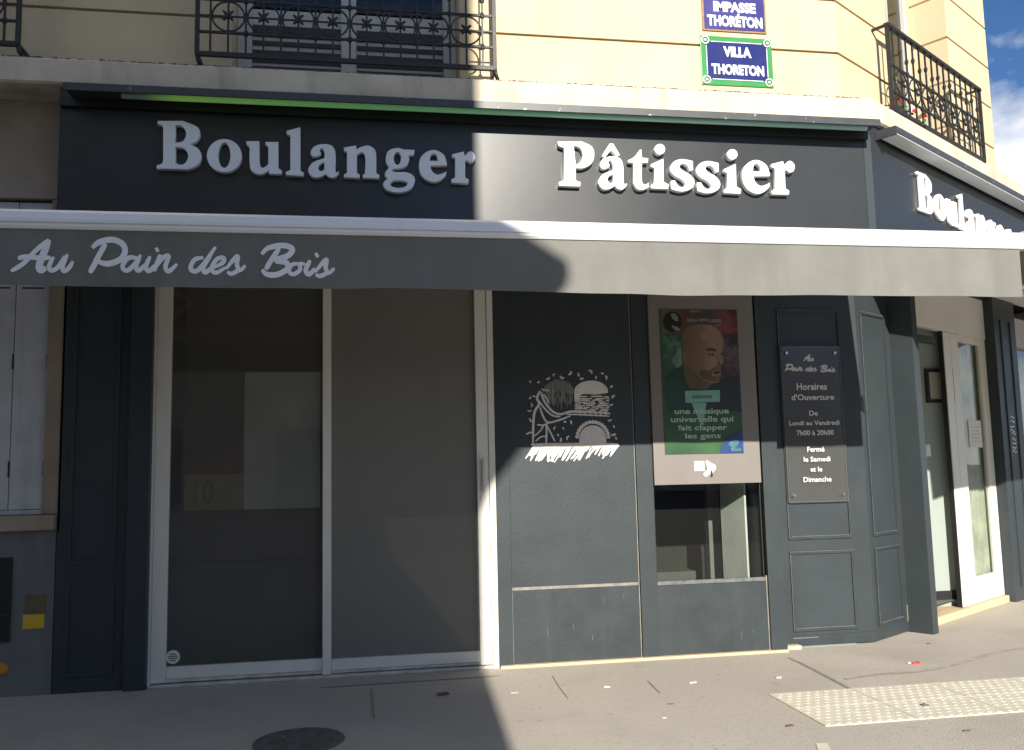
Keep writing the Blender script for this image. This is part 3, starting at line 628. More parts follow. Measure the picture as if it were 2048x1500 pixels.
# corner pilaster and the matching panel round the corner
PO, PC = -.12, -.06
pcx = XC + (.12*CT-.06)/ST
bm = bmesh.new()
plan = [MAIN(3.502, PO, 0), MAIN(pcx, PO, 0), CH(.80, PC, 0), CH(.80, PC-.15, 0), MAIN(pcx-.1, PO-.15, 0), MAIN(3.502, PO-.15, 0)]
vb = [bm.verts.new(v + Vector((0, 0, .012))) for v in plan]; vt = [bm.verts.new(v + Vector((0, 0, ZT))) for v in plan]
for i in range(6): bm.faces.new((vb[i], vb[(i+1) % 6], vt[(i+1) % 6], vt[i]))
bm.faces.new(vb); bm.faces.new(vt)
obj('pilaster', from_bm(bm, 'pilaster'), M['paint'], sf)
def moulded(fr, a0, a1, z0, z1, o, w_=.028, h=.014):
    for A0, A1, B0, B1 in ((a0, a1, z0, z0+w_), (a0, a1, z1-w_, z1), (a0, a0+w_, z0+w_, z1-w_), (a1-w_, a1, z0+w_, z1-w_)):
        mo = box('moulding', fr, A0, A1, o-.002, o+h, B0, B1, M['paint_b'], sf, bev=.004)
    for A0, A1, B0, B1 in ((a0+w_, a1-w_, z0+w_, z0+w_+.004), (a0, a1, z1-.0045, z1-.001), (a0+.001, a0+.005, z0+w_, z1-w_)):
        box('worn_edge', fr, A0, A1, o+.001, o+h+.0012, B0, B1, M['wear'], sf)
moulded(MAIN, 3.63, 4.24, .13, .82, PO); moulded(MAIN, 3.63, 4.24, .92, 2.98, PO)
moulded(CH, .20, .70, .13, .82, PC); moulded(CH, .20, .70, .92, 2.98, PC)
bp = box('base_board', MAIN, 3.503, pcx-.02, PO-.01, PO+.01, .012, .10, M['paint_b'], sf)
box('worn_edge', MAIN, 3.62, 3.86, PO+.009, PO+.0115, .075, .083, M['wear'], sf)
# chipped bottom corner by the entrance
box('chipped_edge', CH, .772, .790, PC, PC+.004, .10, .25, M['bead'], sf)
# pier beside the entrance
box('entrance_pier', CH, .803, .92, -.3, .16, -.01, ZT, M['paint'], sf, bev=.006)
# far pier with fluting beyond the entrance, and base
box('far_pier', CH, 3.24, 3.93, -.10, .06, -.01, ZT, M['paint'], sf, bev=.006)
box('flute_rib', CH, 3.42, 3.46, .058, .072, .15, 3.2, M['paint_b'], sf); box('flute_rib', CH, 3.72, 3.76, .058, .072, .15, 3.2, M['paint_b'], sf)
bm = bmesh.new(); rg = random.Random(11)
for i in range(9):
    z = 1.66+i*.05+rg.uniform(-.008, .008); a_ = 3.50+rg.uniform(-.02, .02); ribbon(bm, [(a_, z), (a_+.05, z+rg.uniform(0, .035)), (a_+.09, z-.005), (a_+.13, z+rg.uniform(.0, .03))], .010, lambda u, v, l: CH(u, .0625+l*.0004, v), i)
tag(obj('pier_lettering', from_bm(bm, 'pier_lettering'), M['letter']), 'faint white vertical lettering on the dark pier right of the entrance', 'lettering')
# ---------------------------------------------------------------- sliding glass door
gd = thing('sliding_door', 'wide white framed two-pane glass sliding door of the bakery in shade', 'glass door', (-.3, 0, 0))
box('jamb', MAIN, -1.682, -1.662, -.08, .004, .0, ZT, M['white'], gd)
st = box('stile', MAIN, -1.660, -1.552, -.06, -.004, .034, ZT, M['white'], gd, bev=.004)
box('rail', MAIN, -1.550, -.380, -.06, -.006, .062, .150, M['white'], gd, bev=.004)
box('rail', MAIN, -1.550, -.380, -.05, -.012, .034, .060, M['track'], gd)
box('mullion', MAIN, -.378, -.312, -.06, .022, .030, ZT, M['white'], gd, bev=.005)
box('rail', MAIN, -.310, .866, -.055, -.012, .055, .140, M['white'], gd, bev=.004)
box('rail', MAIN, -.310, .866, -.05, -.016, .032, .053, M['track'], gd)
st2 = box('stile', MAIN, .868, .965, -.06, .0, .032, ZT, M['white'], gd, bev=.004)
box('jamb', MAIN, .968, 1.020, -.08, .008, .0, ZT, M['white'], gd, bev=.004)
box('threshold_track', MAIN, -1.68, .968, -.08, .012, .001, .024, M['track'], gd, bev=.004)
pn1 = box('pane', MAIN, -1.553, -.377, -.038, -.030, .148, ZT, M['grey_veil_thin'], gd)
pn2 = box('pane', MAIN, -.313, .869, -.048, -.040, .138, ZT, M['grey_veil'], gd)
hz = at(966, 945, 0); box('handle', MAIN, hz.x-.012, hz.x+.012, .0, .035, 1.42, 1.68, M['track'], st2, bev=.006)
box('handle_plate', MAIN, hz.x-.022, hz.x+.022, .0, .006, 1.36, 1.74, M['white'], st2)
sp = at(346, 1314, .03)
bm = bmesh.new(); bmesh.ops.create_circle(bm, cap_ends=True, segments=24, radius=.052, matrix=Matrix.Translation((sp.x, .0285, sp.z)) @ Matrix.Rotation(math.pi/2, 4, 'X')); sk = obj('round_sticker', from_bm(bm, 'round_sticker'), M['paper'], pn1)
for i, (zz, ww) in enumerate(((.022, .05), (.006, .072), (-.010, .072), (-.026, .045))): box('print', MAIN, sp.x-ww/2, sp.x+ww/2, -.0280, -.0272, sp.z+zz-.004, sp.z+zz+.004, M['brown'], pn1)
# what can be made out behind the panes
box('shop_back', MAIN, -1.9, 2.2, -1.62, -1.55, .0, ZT, M['blind'], bld)
box('shop_partition', MAIN, -1.80, -1.75, -1.6, -.1, 0, ZT, M['dark'], bld)
box('shop_partition', MAIN, 1.06, 1.10, -1.54, -.3, 0, ZT, M['dark'], bld)
box('shop_floor', MAIN, -1.75, 4.2, -2.55, -.09, -.008, .012, M['floor'], bld)
tag(box('roller_blind', MAIN, -.33, .90, -.20, -.19, .13, 3.6, M['blind']), 'plain grey blind drawn down behind the right door pane', 'blind')
wb = at(490, 745, .065); wb2 = at(640, 1015, .065)
tag(box('white_board', MAIN, wb.x, wb2.x, -.075, -.062, wb2.z, wb.z, mat('pale_board', (.62, .66, .60), .7)), 'pale blank board standing behind the left door pane', 'board')
a_ = at(370, 950, .08); b_ = at(490, 1018, .08)
ps = thing('price_poster', 'small yellow poster beside the pale board behind the left pane', 'poster', ((a_.x+b_.x)/2, .14, b_.z))
box('sheet', MAIN, a_.x, b_.x, -.085, -.078, b_.z, a_.z, mat('dull_yellow', (.36, .31, .13), .7, .15, 12), ps)
text_box('numerals', '10', MAIN, a_.x+.07, a_.x+.22, b_.z+.05, a_.z-.04, -.0765, mat('navy_ink', (.20, .19, .16), .7), ps, .02)
rp = [at(x, y, .09) for x, y in ((365, 948), (400, 925), (450, 905), (490, 900), (490, 948))]
tag(poly('red_card', rp, mat('dull_red', (.20, .05, .05), .7), None, Vector((0, .006, 0))), 'dark red card peeking over the yellow poster behind glass', 'card')
tag(box('dark_counter', MAIN, -1.7, -.45, -.75, -.30, .012, 1.36, mat('counter_front', (.12, .12, .125), .6)), 'dark counter front low behind the left door pane', 'counter')
cl_ = thing('ceiling_lamps', 'row of dim warm ceiling lights reflected high in the door panes', 'lamp', (-.3, .9, 3.2))
for x in (-1.2, .2): box('lamp_panel', MAIN, x, x+.5, -1.1, -.8, 3.66, 3.70, mat('dim_lamp', (.6, .55, .4), .5, emit=((1, .85, .5), .35)), cl_)
# ---------------------------------------------------------------- window under the display
sw = thing('shop_window', 'small dark plate glass window under the advertising display', 'window', (2.86, 0, .63))
box('pane', MAIN, 2.374, 3.345, -.045, -.038, .628, 1.43, M['glass_clear'], sw)
for a0, a1 in ((2.374, 2.384), (3.335, 3.345)): box('frame', MAIN, a0, a1, -.12, -.02, .629, 1.43, M['black'], sw)
def slab(name, label, p0, p1, z0, z1, th, mt, cat):
    d = Vector((p1[0]-p0[0], p1[1]-p0[1], 0)).normalized(); n = Vector((d.y, -d.x, 0))*-th
    pts = [Vector((*p0, z0)), Vector((*p1, z0)), Vector((*p1, z1)), Vector((*p0, z1))]
    return tag(poly(name, pts, mt, None, n), label, cat)
q0 = at(1445, 1100, .60); q1 = at(1493, 1100, .25)
slab('white_screen', 'pale upright board catching slanting sunlight inside the small window', (q0.x, .60), (q1.x, .25), .02, 1.9, .02, mat('pale_laminate', (.80, .80, .76), .6), 'board')
q2 = at(1418, 1070, .85); q3 = at(1441, 1070, .85)
tag(box('interior_post', IDT, q2.x, q3.x, .85, .95, .0, 3.6, mat('grey_post', (.20, .20, .185), .6)), 'grey upright post inside the small window left of the board', 'post')
tag(box('low_crate', IDT, 2.45, 2.85, .35, .7, .012, .66, mat('dark_crate', (.10, .10, .09), .7)), 'low dark crate just visible over the small window sill', 'crate')
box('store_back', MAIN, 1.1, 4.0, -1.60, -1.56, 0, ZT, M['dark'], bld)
# ---------------------------------------------------------------- advertising display
ad = thing('advertising_display', 'pale grey wall display showing a green poster of a bald man', 'display', (2.85, -.03, 1.43))
box('housing', MAIN, 2.376, 3.338, -.03, .03, 1.432, 3.25, M['housing'], ad, bev=.006)
SO_ = .036
sx0, sx1, sz0, sz1 = 2.478, 3.186, 1.690, 2.945
scr = box('screen', MAIN, sx0, sx1, .03, SO_, sz0, sz1, mat('screen_dark_green', (.022, .075, .042), .3, .35, 2.0, col2=(.042, .11, .042)), ad)
ZA = lambda u, v: (1290+u*.23343, 590+v*.23343)
def ad_place(u, v, l):
    q = at(*ZA(u, v), -SO_); return Vector((min(max(q.x, sx0+.003), sx1-.003), -SO_-.0012-l*.0009, min(max(q.z, sz0+.003), sz1-.003)))
def ad_shape(name, loops, mt, lev):
    b = bmesh.new()
    for L in loops: blob(b, smooth_loop(L, 4), ad_place, lev)
    return obj(name, from_bm(b, name), mt, scr)
def pm(n, c, var=.15, s=8, col2=None): return mat('print_'+n, tuple(x*.62 for x in c), .4, var, s, col2=col2 and tuple(x*.62 for x in col2))
def pgrad(n, stops, axis='X', lo=0.0, hi=1.0, nv=.25, ns=7):
    mt = mat('print_'+n, (.1, .1, .1), .4); t = mt.node_tree; b = t.nodes['Principled BSDF']; tcn = t.nodes.new('ShaderNodeTexCoord'); sx = t.nodes.new('ShaderNodeSeparateXYZ')
    nn = t.nodes.new('ShaderNodeTexNoise'); nn.inputs['Scale'].default_value = ns; nn.inputs['Detail'].default_value = 3; t.links.new(tcn.outputs['Object'], nn.inputs['Vector']); t.links.new(tcn.outputs['Object'], sx.inputs[0])
    mr = t.nodes.new('ShaderNodeMapRange'); mr.inputs[1].default_value = lo; mr.inputs[2].default_value = hi; t.links.new(sx.outputs[axis], mr.inputs[0])
    ad_ = t.nodes.new('ShaderNodeMath'); ad_.operation = 'MULTIPLY_ADD'; ad_.inputs[1].default_value = nv; t.links.new(nn.outputs['Fac'], ad_.inputs[0]); t.links.new(mr.outputs[0], ad_.inputs[2])
    sb = t.nodes.new('ShaderNodeMath'); sb.operation = 'SUBTRACT'; sb.inputs[1].default_value = nv*.5; t.links.new(ad_.outputs[0], sb.inputs[0])
    cr_ = t.nodes.new('ShaderNodeValToRGB'); e = cr_.color_ramp.elements; e[0].position = stops[0][0]; e[0].color = (*stops[0][1], 1); e[1].position = stops[-1][0]; e[1].color = (*stops[-1][1], 1)
    for p_, c in stops[1:-1]: x = e.new(p_); x.color = (*c, 1)
    t.links.new(sb.outputs[0], cr_.inputs['Fac']); t.links.new(cr_.outputs['Color'], b.inputs['Base Color']); return mt
ad_shape('print_background', [[(140, 120), (800, 120), (800, 330), (140, 330)]], pgrad('top_band', [(0, (.10, .10, .045)), (.3, (.09, .035, .025)), (.6, (.05, .04, .05)), (.85, (.16, .05, .04)), (1, (.05, .012, .015))], 'X', 2.48, 3.18, .5, 9), 0)
ad_shape('print_background', [[(640, 330), (810, 330), (820, 800), (640, 800)]], pgrad('right_crowd', [(0, (.015, .012, .015)), (.45, (.05, .03, .04)), (.7, (.10, .075, .09)), (1, (.03, .02, .028))], 'Z', 2.2, 2.7, 1.2, 14), 0)
ad_shape('print_background', [[(150, 330), (330, 330), (330, 640), (160, 640)]], pgrad('left_crowd', [(0, (.015, .05, .035)), (.5, (.03, .085, .06)), (.8, (.07, .15, .10)), (1, (.03, .05, .05))], 'Z', 2.35, 2.75, 1.1, 12), 0)
ad_shape('print_highlight', [[(640, 305), (790, 280), (795, 310), (650, 322)]], pm('bright_red', (.30, .05, .04)), 1)
ad_shape('print_highlight', [[(225, 560, 1), (262, 505, 1), (285, 450, 1), (318, 470, 1), (325, 560, 1), (285, 625, 1), (250, 600, 1)]], pgrad('pale_green', [(0, (.06, .13, .08)), (1, (.15, .25, .17))], 'X', 2.55, 2.7, .8, 20), 1)
ad_shape('print_shoulders', [[(170, 720, 1), (250, 640, 1), (350, 600), (620, 760), (700, 700, 1), (815, 690), (830, 1000), (185, 1000)]], pgrad('dark_coat', [(0, (.012, .045, .030)), (.5, (.014, .028, .022)), (1, (.014, .013, .015))], 'X', 2.48, 3.15, .3, 5), 1)
ad_shape('print_neck', [[(325, 600), (340, 700, 1), (380, 800), (520, 810), (600, 740), (600, 600)]], pgrad('shaded_skin', [(0, (.10, .085, .045)), (.6, (.07, .055, .03)), (1, (.13, .09, .06))], 'X', 2.6, 2.95, .2, 6), 2)
ad_shape('print_head', [[(310, 430, 1), (310, 330, 1), (370, 270, 1), (480, 250, 1), (590, 270, 1), (660, 350, 1), (672, 430, 1), (655, 500, 1), (672, 570, 1), (645, 610, 1), (648, 680, 1), (620, 745, 1), (540, 745, 1), (450, 690, 1), (400, 640, 1), (330, 610, 1)]], pgrad('skin', [(0, (.075, .055, .03)), (.25, (.13, .085, .045)), (.5, (.17, .10, .06)), (.75, (.25, .165, .115)), (.92, (.22, .145, .105)), (1, (.13, .085, .065))], 'X', 2.64, 3.06, .25, 5), 3)
ad_shape('print_ear', [[(318, 500, 1), (345, 480, 1), (362, 530, 1), (345, 590, 1), (325, 570, 1)]], pgrad('ear', [(0, (.10, .06, .035)), (1, (.15, .09, .05))], 'Z', 2.3, 2.5, .4, 20), 4)
ad_shape('print_features', [[(520, 470, 1), (570, 455, 1), (610, 480, 1), (565, 478, 1)], [(535, 508, 1), (570, 500, 1), (600, 515, 1), (565, 520, 1)], [(640, 505, 1), (665, 500, 1), (662, 515, 1)], [(580, 660, 1), (640, 650, 1), (635, 672, 1), (590, 678, 1)]], pm('brow', (.09, .055, .035)), 4)
ad_shape('print_eye_white', [[(552, 503, 1), (572, 497, 1), (592, 505, 1), (572, 512, 1)]], pm('eye', (.30, .25, .20)), 5)
ad_shape('print_pupil', [ell(576, 504, 7, 7, 10)], pm('pupil', (.03, .02, .015)), 6)
ad_shape('print_nose_shade', [[(615, 520, 1), (628, 560, 1), (610, 598, 1), (640, 606, 1), (650, 590, 1), (634, 560, 1)]], pm('nose_shade', (.19, .115, .075)), 4)
ad_shape('print_cheek_light', [[(560, 560, 1), (600, 545, 1), (615, 575, 1), (580, 600, 1)]], pm('cheek', (.42, .28, .19), .1), 4)
ad_shape('print_brow_light', [[(470, 320, 1), (560, 310, 1), (620, 370, 1), (630, 430, 1), (560, 400, 1), (490, 370, 1)]], pm('forehead', (.36, .235, .155), .15), 4)
ad_shape('print_beard', [[(545, 650, 1), (600, 612, 1), (645, 615, 1), (640, 640, 1), (585, 648, 1), (575, 690, 1), (640, 690, 1), (618, 740, 1), (540, 735, 1), (470, 690, 1), (480, 640, 1)]], pgrad('stubble', [(0, (.06, .042, .028)), (.5, (.09, .06, .04)), (1, (.15, .10, .075))], 'X', 2.8, 3.05, .4, 14), 4)
ad_shape('print_emblem', [[(q[0], q[1]) for q in ell(235, 232, 80, 88, 24)]], pm('black_disc', (.012, .02, .02)), 5)
ad_shape('print_emblem', [[(220, 170, 1), (250, 160, 1), (285, 215, 1), (260, 225, 1)], [(225, 265, 1), (240, 262, 1), (300, 295, 1), (260, 305, 1)]], pm('emblem_pale', (.32, .34, .27)), 6)
for u0, u1, v0, v1 in ((355, 450, 205, 232), (462, 540, 203, 228), (545, 650, 208, 235), (600, 655, 255, 268), (380, 470, 130, 150)):
    ad_shape('print_caption', [[(u0, v0), (u1, v0), (u1, v1), (u0, v1)]], pm('caption', (.26, .24, .2), .5, 60), 5)
ad_shape('print_microphone', [[(340, 822), (640, 815), (640, 915), (345, 925)], [(395, 925), (525, 925), (505, 1060, 1), (500, 1115), (475, 1115), (455, 1060, 1)]], pm('mint', (.28, .60, .47), .08), 5)
ad_shape('print_microphone_mark', [[(400, 862), (570, 858), (570, 885), (400, 888)]], pm('mint_dark', (.12, .28, .25), .3, 50), 6)
ad_shape('print_corner', [[(640, 1360), (660, 1290, 1), (720, 1220, 1), (830, 1165), (848, 1360)]], pm('blue_corner', (.02, .07, .30)), 5)
ad_shape('print_corner_mark', [[(710, 1275, 1), (795, 1245, 1), (790, 1290, 1), (755, 1305, 1)], [(730, 1320, 1), (820, 1315, 1), (815, 1335, 1)]], pm('corner_pale', (.08, .22, .26), .4, 30), 6)
ZB = lambda u, v: (1320+u*.14663, 760+v*.14667)
for s, u0, u1, v0, v1 in (('une musique', 197, 932, 385, 490), ('universelle qui', 145, 995, 490, 602), ('fait clapper', 240, 910, 607, 712), ('les gens', 342, 822, 720, 822)):
    p0 = at(*ZB(u0, v1), -SO_); p1 = at(*ZB(u1, v0), -SO_)
    text_box('print_text', s, MAIN, p0.x, p1.x, p0.z, p1.z, SO_+.0078, pm('text', (.62, .80, .64), .1), scr, .022)
c0 = at(1389, 942, -.03); c1 = at(1408, 922, -.03)
tag(box('card_sticker', MAIN, c0.x, c1.x, .0305, .033, c0.z, c1.z, M['paper']), 'small white square card stuck under the display screen', 'sticker')
bm = bmesh.new(); blob(bm, smooth_loop([(1412, 921, 1), (1422, 926, 1), (1432, 932, 1), (1428, 943, 1), (1420, 948, 1), (1412, 953, 1), (1407, 948, 1), (1415, 938, 1)], 4), lambda u, v, l: (lambda q: Vector((q.x, -.0325, q.z)))(at(u, v, -.0325)))
bm2 = blob(bm, [(1421, 943), (1424, 940), (1426, 952), (1422, 956)], lambda u, v, l: (lambda q: Vector((q.x, -.0345, q.z)))(at(u, v, -.0345)))
me = from_bm(bm, 'torn_sticker'); me.materials.append(M['paper']); me.materials.append(M['black'])
me.polygons[len(me.polygons)-1].material_index = 1
tag(obj('torn_sticker', me, None), 'torn white sticker with dark spot under the display screen', 'sticker')
# ---------------------------------------------------------------- bread drawing on the panel
dec = thing('wall_drawing', 'white drawing of loaves, wheat sheaf and cake painted on the dark panel', 'drawing', (1.7, 0, 1.6))
ZD = lambda u, v: (1030+u*.1467, 720+v*.14667)
DY = .0035
def dpl(u, v, l): q = at(*ZD(u, v), -DY+.006); return Vector((q.x, .0045-.00003*l, q.z))
M['chalk'] = mat('white_drawing_paint', (.66, .64, .60), .7, .10, 20)
M['chalk_grey'] = mat('grey_drawing_paint', (.24, .235, .22), .7, .2, 30)
lv = [0]
def st_(bm, pts, w_):
    lv[0] += 1; ribbon(bm, pts, w_, dpl, lv[0], 4)
rg = random.Random(4)
bm = bmesh.new()                                                     # round loaf: upright hatching
for i in range(27):
    x = 375+i*16; h = math.sqrt(max(0, 1-((x-595)/225)**2)); top = 465-215*h; bot = 470+210*h
    c1_ = top+rg.uniform(0, 25); c2_ = bot-rg.uniform(0, 120)
    if rg.random() < .45: mid = rg.uniform(.45, .7); st_(bm, [(x, c1_), (x+rg.uniform(-4, 4), c1_+(c2_-c1_)*mid)], 11); st_(bm, [(x, c1_+(c2_-c1_)*(mid+.12)), (x, c2_)], 9)
    else: st_(bm, [(x, c1_), (x+rg.uniform(-5, 5), (c1_+c2_)/2), (x, c2_)], 12)
obj('round_loaf', from_bm(bm, 'round_loaf'), M['chalk_grey'], dec)
bm = bmesh.new()                                                     # tall loaf: filled dome over broken horizontal strokes
lv[0] += 1; blob(bm, smooth_loop([(812, 560), (815, 390, 1), (900, 310, 1), (1040, 280, 1), (1180, 310, 1), (1262, 390, 1), (1265, 450), (1090, 470, 1), (990, 465, 1), (900, 475, 1), (872, 560)], 5), dpl, lv[0])
for i in range(10):
    v = 500+i*24
    x = 870 if v < 560 else 815
    while x < 1270:
        l = rg.uniform(70, 190); st_(bm, [(x, v+rg.uniform(-5, 5)), (x+l/2, v+rg.uniform(-7, 7)), (min(x+l, 1280), v+rg.uniform(-5, 5))], 17); x += l+rg.uniform(8, 45)
for i in range(7): st_(bm, [(1090+i*25, 470-i*8), (1110+i*24, 450-i*10)], 14)
obj('tall_loaf', from_bm(bm, 'tall_loaf'), M['chalk'], dec)
bm = bmesh.new()                                                     # wheat sheaf and its ribbon
for pts, w_ in (([(340, 420), (300, 520), (330, 600), (270, 700), (250, 860), (245, 1140)], 34), ([(350, 440), (400, 560), (500, 690), (620, 740), (800, 700), (1300, 730)], 30),
                ([(330, 560), (420, 680), (520, 760), (620, 770)], 24), ([(340, 640), (380, 760), (450, 850), (600, 820), (760, 760)], 26), ([(300, 880), (380, 890), (460, 860)], 24),
                ([(380, 470), (430, 520), (460, 590)], 22), ([(430, 880), (430, 1000), (425, 1150)], 26), ([(440, 900), (490, 1000), (545, 1110)], 22), ([(260, 1040), (330, 980), (390, 900)], 20),
                ([(280, 1110), (350, 1050), (440, 1040)], 20), ([(700, 740), (900, 745), (1290, 765)], 20), ([(150, 1015), (200, 990), (260, 985)], 22), ([(360, 400), (420, 410), (470, 420)], 18)): st_(bm, pts, w_)
for i in range(6): st_(bm, [(880+i*70, 700), (895+i*70, 765)], 15)
obj('wheat_sheaf', from_bm(bm, 'wheat_sheaf'), M['chalk'], dec)
bm = bmesh.new()                                                     # scalloped cake
lv[0] += 1; blob(bm, [(1060+185*math.cos(a), 1075-185*math.sin(a)) for a in [k*math.pi/24 for k in range(25)]] + [(875, 1140), (1245, 1140)][::-1][::-1], dpl, lv[0])
for k in range(15):
    a = math.pi*(k+.5)/15; cx, cy = 1060+215*math.cos(a), 1070-225*math.sin(a); lv[0] += 1
    blob(bm, ell(cx, cy, 27, 27, 10), dpl, lv[0])
obj('cake', from_bm(bm, 'cake'), M['chalk'], dec)
bm = bmesh.new()                                                     # scattered crumbs and little curls
for x, y in ((205, 300), (320, 300), (530, 205), (640, 235), (750, 180), (870, 200), (1030, 160), (1190, 180), (1240, 240), (1310, 360), (910, 260), (1100, 240), (1340, 500), (1310, 610), (205, 515), (260, 490), (225, 615), (195, 690), (220, 820), (1290, 820), (1350, 905), (1340, 1015), (1380, 1065), (680, 840), (760, 850), (540, 930), (660, 930), (590, 1020), (720, 1060), (620, 1090), (450, 250)):
    a = rg.uniform(0, 6.28); r = rg.uniform(14, 34)
    st_(bm, [(x+r*math.cos(a), y+r*math.sin(a)), (x+r*.4*math.cos(a+1.6), y+r*.4*math.sin(a+1.6)), (x-r*math.cos(a+.5), y-r*math.sin(a+.5))], rg.uniform(16, 24))
obj('crumbs', from_bm(bm, 'crumbs'), M['chalk'], dec)
bm = bmesh.new()                                                     # tabletop cloth of slanting strokes
st_(bm, [(215, 1155), (800, 1150), (1405, 1150)], 40)
for i in range(62):
    x = 240+i*19; l = rg.uniform(60, 240)*(1 if i < 40 else .8); sl_ = rg.uniform(.35, .6)
    st_(bm, [(x+20, 1160), (x-l*sl_*.4, 1160+l*.55), (x-l*sl_, 1160+l)], rg.uniform(14, 24))
for x in (460, 520): st_(bm, [(x, 1150), (x-6, 1300), (x-10, 1390)], 34)
obj('cloth_strokes', from_bm(bm, 'cloth_strokes'), M['chalk'], dec)
# ---------------------------------------------------------------- opening hours plaque
pq = thing('hours_plaque', 'clear acrylic plaque with white opening hours screwed to the corner pilaster', 'plaque', (3.87, 0, 1.25))
QO = PO+.045
pa, pb = at(1561, 693, -QO).x, at(1678, 693, -QO).x; pz0, pz1 = at(1578, 1005, -QO).z, at(1561, 693, -QO).z
box('sheet', MAIN, pa, pb, QO-.006, QO, pz0, pz1, M['acrylic'], pq)
for a0, a1, z0, z1 in ((pa-.002, pa+.002, pz0, pz1), (pb-.002, pb+.002, pz0, pz1), (pa, pb, pz0-.002, pz0+.002), (pa, pb, pz1-.002, pz1+.002)):
    box('polished_edge', MAIN, a0, a1, QO-.007, QO+.001, z0, z1, mat('edge_glow', (.13, .13, .125), .3), pq)
for x, z in ((pa+.05, pz0+.06), (pb-.05, pz0+.06), (pa+.05, pz1-.06), (pb-.05, pz1-.06)):
    bm = bmesh.new(); bmesh.ops.create_cone(bm, cap_ends=True, segments=14, radius1=.017, radius2=.013, depth=.045, matrix=Matrix.Translation((x, -QO+.008, z)) @ Matrix.Rotation(math.pi/2, 4, 'X')); obj('standoff', from_bm(bm, 'standoff'), mat('steel', (.6, .6, .6), .25, metal=1), pq)
ZP = lambda u, v: (1540+u*.23337, 670+v*.23333)
M['ink'] = mat('white_plaque_ink', (.62, .61, .58), .6, .04, 10)
for s, u0, u1, v0, v1 in (('Horaires', 230, 485, 412, 472), ("d'Ouverture", 185, 547, 505, 560), ('De', 337, 407, 648, 692), ('Lundi au Vendredi', 165, 592, 730, 776), ('7h00 à 20h00', 230, 545, 812, 862), ('Fermé', 320, 465, 955, 1003), ('le Samedi', 290, 515, 1040, 1087), ('et le', 348, 446, 1128, 1172), ('Dimanche', 288, 525, 1212, 1262)):
    p0 = at(*ZP(u0, v1), -QO); p1 = at(*ZP(u1, v0), -QO)
    text_box('lettering', s, MAIN, p0.x, p1.x, p0.z, p1.z, QO+.0012, M['ink'], pq, .018)
# script wordmark strokes: (points, pen width) in the lettering's own picture area
SCRIPT = [
 ('A', [([(38, 234), (110, 188), (185, 108), (264, 42)], 22), ([(264, 42), (238, 110), (207, 190), (212, 224), (246, 212)], 34), ([(78, 156), (130, 146), (200, 152), (275, 150)], 24)]),
 ('u', [([(292, 146), (264, 203), (280, 228), (322, 203), (360, 140)], 22), ([(375, 130), (346, 200), (352, 230), (380, 216), (408, 172)], 22)]),
 ('P', [([(606, 66), (572, 122), (537, 190), (508, 242)], 26), ([(523, 92), (566, 58), (640, 42), (702, 64), (721, 110), (690, 160), (610, 186), (532, 160)], 28)]),
 ('a', [([(795, 152), (742, 150), (704, 200), (730, 226), (776, 190), (815, 132)], 22), ([(812, 136), (786, 200), (802, 226), (842, 190)], 22)]),
 ('i', [([(872, 140), (846, 205), (866, 229), (902, 194)], 22), ([(906, 108), (924, 98)], 24)]),
 ('n', [([(936, 130), (915, 180), (893, 232)], 22), ([(900, 215), (950, 152), (985, 142), (965, 205), (986, 232), (1036, 188)], 22)]),
 ('d', [([(1195, 150), (1142, 163), (1117, 215), (1150, 233), (1196, 190), (1268, 86)], 22), ([(1242, 130), (1196, 205), (1206, 240), (1252, 204)], 22)]),
 ('e', [([(1250, 212), (1310, 182), (1316, 152), (1276, 160), (1244, 214), (1270, 241), (1330, 208)], 21)]),
 ('s', [([(1330, 218), (1380, 158), (1402, 143), (1396, 190), (1402, 225), (1362, 247), (1338, 234)], 21), ([(1400, 232), (1424, 222), (1447, 196)], 17)]),
 ('B', [([(1652, 95), (1604, 165), (1570, 222)], 24), ([(1545, 130), (1588, 92), (1680, 78), (1731, 100), (1702, 140), (1630, 166), (1692, 180), (1702, 216), (1640, 252), (1576, 250), (1548, 222)], 27)]),
 ('o', [([(1770, 186), (1730, 192), (1708, 228), (1735, 250), (1776, 224), (1776, 188), (1808, 190)], 20)]),
 ('i', [([(1838, 165), (1811, 225), (1831, 250), (1868, 214)], 22), ([(1869, 140), (1887, 129)], 24)]),
 ('s', [([(1866, 238), (1916, 178), (1937, 163), (1931, 208), (1937, 240), (1897, 260), (1870, 250)], 21), ([(1936, 247), (1960, 237), (1983, 212)], 17)])]
for word, first_ in ((SCRIPT[:2], True), (SCRIPT[2:6], False), (SCRIPT[6:9], False), (SCRIPT[9:], False)):
    bm = bmesh.new(); k = 0
    for ch, strokes in word:
        for pts, w_ in strokes:
            k += 1
            def pl_(u, v, l):
                if first_: U, V = 285+(u-38)*.245, 165+(v-42)*.30
                else: U, V = 130+(u-508)*.2915, 252+(v-42)*.29
                q = at(*ZP(U, V), -QO); return Vector((q.x, -QO-.0012-l*.00004, q.z))
            ribbon(bm, pts, w_*1.6, pl_, k)
    obj('script_lettering', from_bm(bm, 'script_lettering'), M['ink'], pq)
